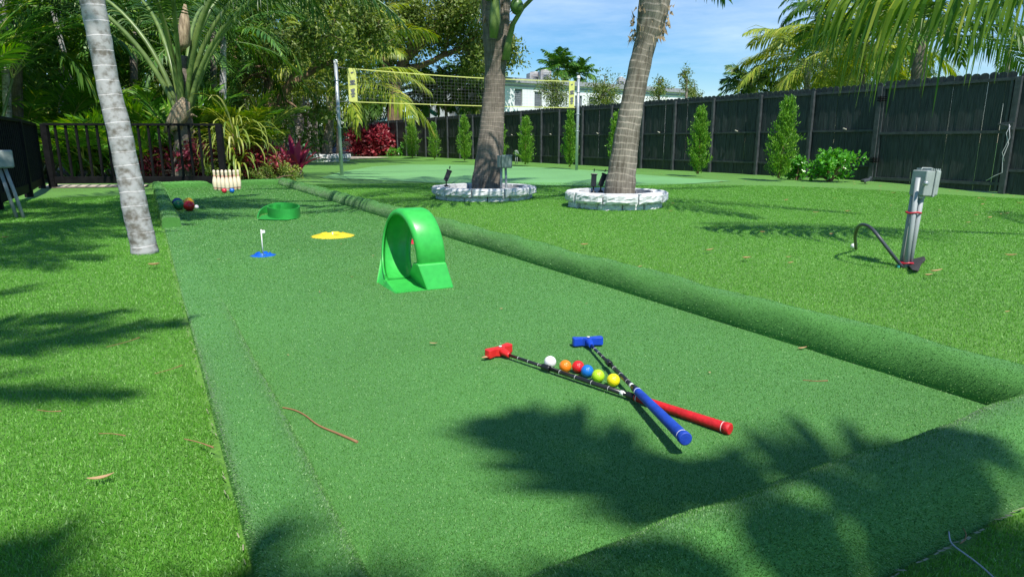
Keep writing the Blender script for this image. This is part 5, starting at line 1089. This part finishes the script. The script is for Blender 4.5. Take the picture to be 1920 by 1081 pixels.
# spiral ramp
t = thing('spiral_ramp', 'low dark green plastic spiral ramp with curled wall far up the lane', 'ramp toy', P(520, 406))
wp = [(483.5, 411), (486, 405), (494, 401), (507, 399), (528, 397.6), (548, 398.5), (560, 402), (564, 406), (560, 410), (549, 412.6), (532, 413.4), (516, 412.5), (505, 409.6), (502, 406), (506, 403), (516, 401.6), (527, 402.5)]
pts = bez([P(x, y) for x, y in wp], 60); m_ = MB(); V = []
for i, q in enumerate(pts):
    f_ = i / 59; h_ = .028 + .085 * min(1, f_ / .22); tg_ = norm(pts[min(59, i + 1)] - pts[max(0, i - 1)]); sd = np.array((-tg_[1], tg_[0], 0)) * .006; V += [q - sd, q + sd, q + sd + (0, 0, h_), q - sd + (0, 0, h_)]
m_.add(V, [(4 * i + j, 4 * i + (j + 1) % 4, 4 * (i + 1) + (j + 1) % 4, 4 * (i + 1) + j) for i in range(59) for j in range(4)], None, False); m_.f += [[0, 1, 2, 3], [236, 239, 238, 237]]; m_.smooth += [False] * 2
m_.build('curled_wall', M['spiral'], t)
fl = [(484, 411), (500, 411.5), (518, 412), (540, 412), (556, 409), (560, 404), (550, 400), (528, 399), (505, 401), (490, 404)]
m_ = MB(); m_.add([P(x, y, .014) for x, y in fl] + [P(x, y, 0) for x, y in fl], [tuple(range(10))[::-1], tuple(range(10, 20))] + [(i, (i + 1) % 10, 10 + (i + 1) % 10, 10 + i) for i in range(10)]); m_.build('floor_plate', M['spiral'], t)

def cup(label, c, rad, m, flag=True, hh=.012, crest=False):
    c = np.asarray(c, float) * (1, 1, 0); t = thing('putting_cup', label, 'putting cup', c, 'putting cup targets on the lane')
    m_ = MB(); m_.lathe([(rad, 0), (rad * .985, .003), (rad * .72, hh * .75), (rad * .46, hh), (rad * .42, hh * .9), (rad * .40, .003), (.001, .002)], c, 40); m_.build('disc', m, t)
    m_ = MB()
    for k in range(6):
        a0 = PI / 3 * k + .25; a1 = a0 + .62; n = 6; V = []
        for i in range(n + 1):
            a = a0 + (a1 - a0) * i / n
            for r_, z in ((rad * .82, hh * .5), (rad * .66, hh * .8), (rad * .52, hh * (2.1 if flag else 1.35)), (rad * .49, hh * 1.0)): V.append(c + (math.cos(a) * r_, math.sin(a) * r_, z))
        m_.add(V, [(i * 4 + j, (i + 1) * 4 + j, (i + 1) * 4 + j + 1, i * 4 + j + 1) for i in range(n) for j in range(3)]); m_.f += [[len(m_.v) and (m_.n - 4 * (n + 1)) + q for q in (0, 1, 2, 3)], [(m_.n - 4) + q for q in (3, 2, 1, 0)]]; m_.smooth += [False, False]
    m_.build('flap_ring', m, t)
    m_ = MB(); fz = .175 if flag else .012; m_.tube([c + (0, 0, .001), c + (0, 0, hh + fz)], .0042, 8); pm = m_.build('flag_pin', M['white'], t)
    if flag:
        m_ = MB(); m_.prism([(0, 0), (.024, -.002), (.023, -.022), (0, -.024)], .002, c + (.003, 0, hh + fz - .004), (.9, .35, 0), (0, 0, 1), (-.35, .9, 0)); m_.build('flag', M['white'], t)
cup('blue round putting cup with small white flag on the lane', P(493.5, 479.5), .093, M['blue'], True, .012)
cup('large yellow flat putting cup without flag', P(624, 443), .188, M['yellow'], False, .021)
cup('red putting cup with flag seen through the green loop', P(783, 455), .105, M['pink'], True, .012)

# bowling pins
pc = P(427, 359.5); pg = 'wooden bowling pins in a triangle'
def pinproto(loc, label):
    t = thing('bowling_pin', label, 'bowling pin', loc, pg); loc = np.asarray(loc, float); h_ = .335
    pr = [(.001, 0), (.026, 0), (.029, .03), (.037, .085), (.040, .12), (.036, .165), (.026, .205), (.0185, .235), (.0175, .255), (.0205, .285), (.0225, .305), (.0195, .325), (.010, .334), (.001, .335)]
    m_ = MB(); m_.lathe([(r_, z) for r_, z in pr], loc, 20); m_.build('body', M['wood'], t)
    for z, m__, rr in ((.232, 'pinred', .0200), (.246, 'pinred', .0188), (.055, 'pindark', .0340), (.040, 'pinred', .0318)):
        m_ = MB(); m_.lathe([(rr - .002, z - .0035), (rr, z - .003), (rr, z + .003), (rr - .002, z + .0035)], loc, 20); m_.build('painted_band', M[m__], t)
    return t
sx = .077; rows = []
names = ['left end of the back row', 'second from left in the back row', 'third from left in the back row', 'right end of the back row', 'left of the third row', 'middle of the third row', 'right of the third row', 'left of the second row', 'right of the second row', 'front of the triangle behind the small balls']
k = 0; pp = None
for row in (3, 2, 1, 0):
    for i in range(row + 1):
        vd = norm(pc[:2]); l2 = np.array((vd[1], -vd[0])) * (i - row / 2) * .120 + vd * row * .104; l_ = np.array((pc[0] + l2[0], pc[1] + l2[1], .004)); lab = 'pale wooden bowling pin, ' + names[k]; k += 1
        if pp is None: pp = pinproto(l_, lab)
        else: dup(pp, l_, lab)
def ball(name, label, px, py, r, c, grp, rough=.18, cat='ball', stripes=True, d=None, dimple=False):
    q = P(px, py, r + .006); m = None
    m, n, l, b = newmat(name + '_surface'); val(b, 'Base Color', rgb(c)); val(b, 'Roughness', rough); val(b, 'Specular IOR Level', .55)
    tcn = n.new('ShaderNodeTexCoord'); z = n.new('ShaderNodeTexNoise'); z.inputs['Scale'].default_value = 30; l.new(tcn.outputs['Object'], z.inputs[0]); mr = n.new('ShaderNodeMixRGB'); mr.blend_type = 'MULTIPLY'; mr.inputs[0].default_value = .35; mr.inputs[1].default_value = rgb(c); l.new(z.outputs[1], mr.inputs[2])
    l.new(mr.outputs[0], b.inputs['Base Color']); 
    if dimple: mr.inputs[0].default_value = .06
    m_ = MB(); 
    if dimple:
        # golf ball: dimples pressed into a fine sphere
        seg, rg = 96, 56; prof = [(max(1e-6, math.sin(PI * i / rg)) * r, -math.cos(PI * i / rg) * r) for i in range(rg + 1)]; ang = np.linspace(0, 2 * PI, seg, endpoint=False)
        v = np.vstack([np.stack([a * np.cos(ang), a * np.sin(ang), np.full(seg, zz)], 1) for a, zz in prof]); ND = 150; i_ = np.arange(ND) + .5; ph = np.arccos(1 - 2 * i_ / ND); th = PI * (1 + 5 ** .5) * i_
        dd = np.stack([np.cos(th) * np.sin(ph), np.sin(th) * np.sin(ph), np.cos(ph)], 1); u_ = v / np.linalg.norm(v, axis=1)[:, None]; cs = (u_ @ dd.T).max(1); an = np.arccos(np.clip(cs, -1, 1)); s0 = .125
        v = v * (1 - .045 * np.clip(1 - (an / s0) ** 2, 0, 1))[:, None]
        m_.add(v + q, [(i * seg + j, i * seg + (j + 1) % seg, (i + 1) * seg + (j + 1) % seg, (i + 1) * seg + j) for i in range(rg) for j in range(seg)], None, True)
    else: m_.sphere(q, r, 32, 20)
    o = m_.build(name, m, at=q); tag(o, label, cat, grp)
    if stripes and not dimple:
        m_ = MB()
        for tlt in (.3, -.3):
            a = np.linspace(0, 2 * PI, 41); R_ = r * 1.0005; ax = norm((.3 + tlt, .5, .8)); e1 = norm(np.cross(ax, (0, 0, 1))); e2 = np.cross(ax, e1); m_.tube([q + ax * r * .25 * (1 if tlt > 0 else -1) + (e1 * math.cos(x) + e2 * math.sin(x)) * R_ * .968 for x in a], .0012, 4, False)
        g_ = m_.build('engraved_ring', m, at=q); g_.parent = o; g_.location = (0, 0, 0)
    return o
bg_ = 'bocce balls beside the left border'
ball('bocce_ball', 'large green bocce ball beside the left border', 335, 384.0, .060, (.008, .12, .05), bg_); ball('bocce_ball', 'large blue bocce ball hidden behind the green one', 333, 380, .060, (.01, .03, .25), bg_)
ball('bocce_ball', 'large red bocce ball between the green one and the white jack', 354.5, 386, .060, (.42, .012, .015), bg_); ball('bocce_ball', 'yellow bocce ball behind the red one', 354, 380, .060, (.75, .42, .02), bg_)
ball('jack_ball', 'small white jack ball right of the red bocce ball', 368.5, 388, .026, (.72, .74, .76), bg_, stripes=False)
ball('skittle_ball', 'small red ball in front of the wooden pins', 420.5, 357.5, .038, (.65, .03, .06), 'small balls before the pins', stripes=False); ball('skittle_ball', 'small blue ball in front of the wooden pins', 435, 357.3, .038, (.01, .15, .62), 'small balls before the pins', stripes=False)
gg = 'golf balls lined up along the red putter'
for nm, x, y, c in (('white', 1031.5, 678, (.80, .80, .80)), ('orange', 1060, 686, (.85, .22, .01)), ('red', 1084, 687, (.66, .015, .02)), ('blue', 1101, 695, (.01, .16, .58)), ('lime green', 1121.5, 704, (.42, .70, .02)), ('yellow', 1150, 712, (.86, .72, .01))):
    ball('golf_ball', f'{nm} dimpled golf ball in the row beside the red putter shaft', x, y, .0213, c, gg, dimple=True, rough=.3)

# putters
def putter(label, headpx, gripend, z0, z1, mh, mg, cuts, gr=.0135, hs=1.0):
    hd = P(headpx[0], headpx[1], z0); ge = P(gripend[0], gripend[1], z1); s = norm(ge - hd); L = np.linalg.norm(ge - hd)
    t = thing('putter', label, 'putter', hd * (1, 1, 0) + (0, 0, .004), 'crossed toy putters'); side = norm(np.cross(s, (0, 0, 1))); up = np.cross(side, s); At = lambda u: hd + s * u * L
    m_ = MB(); wv = .060 * hs  # two-way head, flat bar with swept waist; face normal along the shaft-ish
    o_ = [(-wv, -.011), (-wv * .95, -.017), (-wv * .85, -.019), (-.018, -.012), (0, -.009), (.018, -.012), (wv * .85, -.019), (wv * .95, -.017), (wv, -.011), (wv, .009), (wv * .9, .014), (.024, .009), (.011, .018), (-.011, .018), (-.024, .009), (-wv * .9, .014), (-wv, .009)]
    m_.prism(o_, .032, hd + up * 0.0 + np.array((0, 0, .004)), side, s, up); hdo = m_.build('head', mh, t, bevel=.006)
    m_ = MB(); m_.tube([hd + s * .008 + np.array((0, 0, .006)), hd + s * .028 + np.array((0, 0, .005)), hd + s * .05, hd + s * .056], [.016, .0135, .0105, .009], 14); m_.build('hosel', mh, hdo)
    m_ = MB(); c0 = hd + np.array((0, 0, .0225)) + s * .006; m_.lathe([(.001, .0022), (.006, .0022), (.006, 0)], c0, 12, axis=tuple(up)); m_.build('round_emblem', M['white'], hdo)
    u1, u2, ug = cuts
    m_ = MB(); m_.tube([At(.045), At(u1)], .0058, 12); m_.tube([At(u1), At(ug)], .0078, 12); sh = m_.build('shaft', M['shaft'], t)
    for c in (u1, ug - .008):
        m_ = MB(); m_.tube([At(c - .022), At(c - .018), At(c + .016), At(c + .02)], [.008, .0108, .0112, .0092], 14); m_.build('twist_collar', M['black'], sh)
    m_ = MB()
    for u in list(np.arange(.11, u1 - .03, .055)) + list(np.arange(u1 + .07, ug - .08, .075)):
        rr = .0060 if u < u1 else .0080; m_.tube([At(u), At(u + .0014)], rr + .0002, 12)
    m_.build('measure_rings', M['white'], sh)
    m_ = MB(); m_.tube([At(ug - .055), At(ug - .040)], .0081, 12); m_.build('pale_label', M['white'], sh)
    m_ = MB(); n = 44; pts = [At(ug + (1 - ug) * i / n) for i in range(n + 1)]; rr = [gr * (.82 + .28 * i / n) * (1 + (.022 if i % 2 else -.01)) for i in range(n + 1)]; rr[0] *= .9; m_.tube(pts, rr, 18); g_ = m_.build('grip', mg, t)
    m_ = MB(); e = At(1.0); m_.tube([e - s * .012, e - s * .010, e + s * .004, e + s * .006], [gr * 1.10, gr * 1.2, gr * 1.2, gr * 1.02], 20); m_.build('grip_cap', mg, g_)
    m_ = MB(); m_.tube([e - s * .017, e - s * .0155], gr * 1.13, 20); m_.tube([At(ug + .012), At(ug + .0145)], gr * .87, 20); m_.build('white_ring', M['white'], g_)
    return t
putter('red-headed putter lying across the lane with red ribbed grip, under the blue one', (936, 659), (1366, 803), .022, .020, M['pred'], M['gred'], (.26, .6, .66), .0138)
putter('blue-headed putter with blue grip crossing over the red putter', (1102, 641), (1284, 821), .022, .056, M['pblue'], M['gblue'], (.30, .6, .61), .0146)

# ------------------------------------------------------------------ fallen leaves, twigs, string
def leafproto(L=.05, w=.36, curl=.5, seed=0):
    r3 = np.random.default_rng(seed); K = 7; V = []
    for k in range(K + 1):
        u = k / K; wd = L * w * math.sin(PI * min(.98, u * .92 + .05)) ** .8 / 2; x = (u - .5) * L; z = .004 + curl * L * (u - .45) ** 2 * 1.2; yb = L * .08 * math.sin(u * 3)
        V += [(x, yb - wd, z + wd * .55), (x, yb, z), (x, yb + wd, z + wd * .45)]
    return np.array(V), [f for k in range(K) for f in ((3 * k, 3 * k + 1, 3 * k + 4, 3 * k + 3), (3 * k + 1, 3 * k + 2, 3 * k + 5, 3 * k + 4))]
protos = []
def fallen(px, py, L, ang, label, grp='dry leaves scattered on the turf', z=.022, curl=.5):
    q = P(px, py, z); k = len(protos) % 4
    V, Fc = leafproto(L, .30 + .12 * (k % 3), curl, k); m_ = MB(); c, s = math.cos(ang), math.sin(ang); V = V @ np.array([[c, s, 0], [-s, c, 0], [0, 0, 1]]); m_.add(V + q, Fc, None, True)
    o = m_.build('fallen_leaf', M['dryleaf'], at=q); protos.append(o); tag(o, label, 'leaf', grp)
fallen(190, 901, .056, .35, 'curled tan leaf on the near left lawn', z=.013, curl=.6); fallen(496, 733, .045, -1.2, 'orange-brown dry leaf standing on the lane left of the putters', z=.008, curl=1.4)
fallen(912, 673, .035, .3, 'small tan leaf tucked under the red putter head', z=.01); fallen(1193, 503, .075, .0, 'brown leaf against the right lane border', z=.035); fallen(1504, 655, .04, .2, 'small brown leaf resting at the right roll border', z=.006)
fallen(1679, 640, .03, .6, 'small tan leaf on the near right lawn behind the roll', z=.026); fallen(289, 498, .075, .1, 'orange-brown leaf on the lawn by the grey palm foot'); fallen(813, 646, .035, -.2, 'thin tan leaf bit in the middle of the lane', z=.008)
fallen(1755, 510, .085, .15, 'largest pale leaf beside the outlet post'); fallen(1741, 517, .05, .1, 'smaller pale leaf beside the outlet post'); fallen(1096, 460, .06, .0, 'tan leaf on the lawn just right of the green loop'); fallen(1482, 494, .05, .3, 'tan leaf on the lawn left of the rubber hose'); fallen(1888, 586, .03, .2, 'pale leaf at the right photo edge on the lawn'); fallen(10, 446, .06, .1, 'pale leaf at the left photo edge on the lawn')
OD = ['nearest', 'second nearest', 'third nearest', 'fourth nearest', 'fifth nearest', 'sixth nearest', 'seventh nearest', 'eighth nearest', 'ninth nearest', 'tenth nearest', 'eleventh nearest', 'twelfth nearest', 'thirteenth nearest', 'fourteenth nearest', 'fifteenth nearest', 'sixteenth nearest', 'seventeenth nearest', 'eighteenth nearest', 'nineteenth nearest', 'twentieth nearest']
def ranked(pts, marks, pre):
    own = [min(marks, key=lambda m: (m[0] - x) ** 2 + ((m[1] - y) * 3) ** 2) for x, y in pts]; out = []
    for (x, y), m in zip(pts, own):
        d = sorted((((m[0] - a) ** 2 + ((m[1] - b) * 3) ** 2), -a, b) for (a, b), k in zip(pts, own) if k is m); i = d.index(((m[0] - x) ** 2 + ((m[1] - y) * 3) ** 2, -x, y)); out.append(f'{pre}, {OD[i]} to {m[2]}')
    return out
mk = [(1555, 340, 'the round-leaf shrubs'), (1636, 338, 'the left gate post'), (1858, 362, 'the right gate post'), (1730, 330, 'the top of the outlet post'), (1308, 326, 'the lone conical cypress'), (1240, 385, 'the sunlit palm planter'), (1600, 462, 'the rubber hose end'), (1910, 470, 'the right photo edge'), (1250, 545, 'the right lane roll')]
LV = [(1762, 395), (1830, 404), (1846, 376), (1835, 372), (1474, 376), (1670, 386), (1842, 341 + 32), (1530, 399), (1506, 352), (1545, 351), (1570, 350), (1602, 346), (1650, 350), (1682, 352), (1720, 354), (1780, 359), (1795, 359), (1890, 364), (1900, 368), (1842, 384), (1877, 402), (1888, 401), (1815, 418), (1856, 409), (1590, 397), (1407, 351), (1398, 340), (1352, 341), (1215, 322), (1225, 324), (1290, 328), (1240, 326), (1430, 436), (1600, 341), (1628, 345), (1650, 357), (1702, 348), (1566, 372), (1912, 381), (1675, 362), (1862, 352 + 15), (1345, 332), (1258, 396), (1262, 382), (1400, 485), (1478, 483), (1700, 447), (1895, 480), (1560, 440), (1330, 470), (1222, 545)]
for (x, y), lab in zip(LV, ranked(LV, mk, 'small dry leaf on the right lawn')):
    fallen(x, y, rng.uniform(.035, .075), rng.uniform(-.6, .6), lab)
LV = [(640, 452 + 6), (700, 480), (600, 548), (410, 487), (585, 425), (636, 397), (650, 394), (452, 433), (540, 667), (940, 580), (790, 497), (560, 470), (660, 520), (1330, 700), (1100, 570)]
mk = [(790, 540, 'the green loop ramp'), (624, 443, 'the yellow cup'), (494, 480, 'the blue cup'), (940, 657, 'the red putter head'), (1110, 640, 'the blue putter head'), (520, 400, 'the spiral ramp')]
for (x, y), lab in zip(LV, ranked(LV, mk, 'tiny dry leaf scrap on the lane')):
    fallen(x, y, rng.uniform(.012, .028), rng.uniform(-3, 3), lab, 'leaf scraps on the lane', z=.007, curl=.2)
def twig(label, pts, r, z=.008, m='twig'):
    q = [P(x, y, z) for x, y in pts]; m_ = MB(); m_.tube(bez(q, 20), [r] * 10 + list(np.linspace(r, r * 1.8, 10)), 6); tag(m_.build('twig', M[m], at=q[0]), label, 'twig', 'twigs on the turf')
twig('long curved brown twig on the lane left of the putters', [(513, 762), (545, 764), (575, 777), (592, 797), (625, 808), (670, 828)], .0022, .007)
twig('straight tan twig on the near left lawn', [(345, 822), (372, 828), (400, 838)], .0013, .024); twig('thin dry twig on the left lawn in the sun', [(290, 700), (320, 692), (342, 684)], .001, .026); twig('pale thin twig low on the left lawn', [(185, 812), (210, 812), (235, 816)], .001, .026)
twig('thin tan twig on the lane near the right roll', [(1505, 712), (1530, 714), (1552, 713)], .0012, .006); twig('short twig on the left lawn near its middle', [(200, 650), (240, 640), (262, 632)], .001, .026); twig('short tan twig at the left edge of the lawn', [(70, 768), (95, 771), (115, 770)], .0011, .026)
q = [P(x, y, z) for x, y, z in ((1779, 996, .03), (1780, 1008, .028), (1784, 1020, .026), (1812, 1039, .026), (1840, 1060, .026), (1866, 1084, .026), (1900, 1120, .024))]
m_ = MB(); m_.tube(bez(q, 30), .0016, 6); tag(m_.build('frayed_string', M['string'], at=q[0]), 'pale frayed string on the dark grass in the bottom right corner', 'string')
q = [P(x, y, .03) for x, y in ((1806, 990), (1813, 1000), (1810, 1012), (1800, 1018))]; m_ = MB(); m_.tube(bez(q, 14), .001, 5); tag(m_.build('twig', M['twig'], at=q[0]), 'small curled brown tendril beside the frayed string', 'twig', 'twigs on the turf')
# frayed pale seam where lane turf meets the lawn
m_ = MB(); r3 = np.random.default_rng(9); K = 520
for i in range(K):
    if r3.random() < .7: continue
    a = -.4 + i * (LEN + .4) / K; wj = .0010 * (1 + abs(r3.normal())); b_ = WID + LB + .012 + r3.normal(0, .003); q0, q1_ = C2(a, b_, .012), C2(a + .02, b_ + r3.normal(0, .002), .012); sd = np.array((CB[0], CB[1], 0)) * wj
    m_.add([q0, q1_, q1_ + sd, q0 + sd], [(0, 1, 2, 3)])
struct('turf_seam', m_, M['seam'])
m_ = MB()
for i in range(150):
    if r3.random() < .3: continue
    b_ = -.5 + i * .018; q0, q1_ = C2(-.285, b_, .014), C2(-.285 + r3.normal(0, .003), b_ + .018, .016); sd = np.array((CA[0], CA[1], 0)) * .0022 * (1 + abs(r3.normal())); m_.add([q0, q1_, q1_ - sd, q0 - sd], [(0, 1, 2, 3)])
struct('turf_seam', m_, M['seam'])
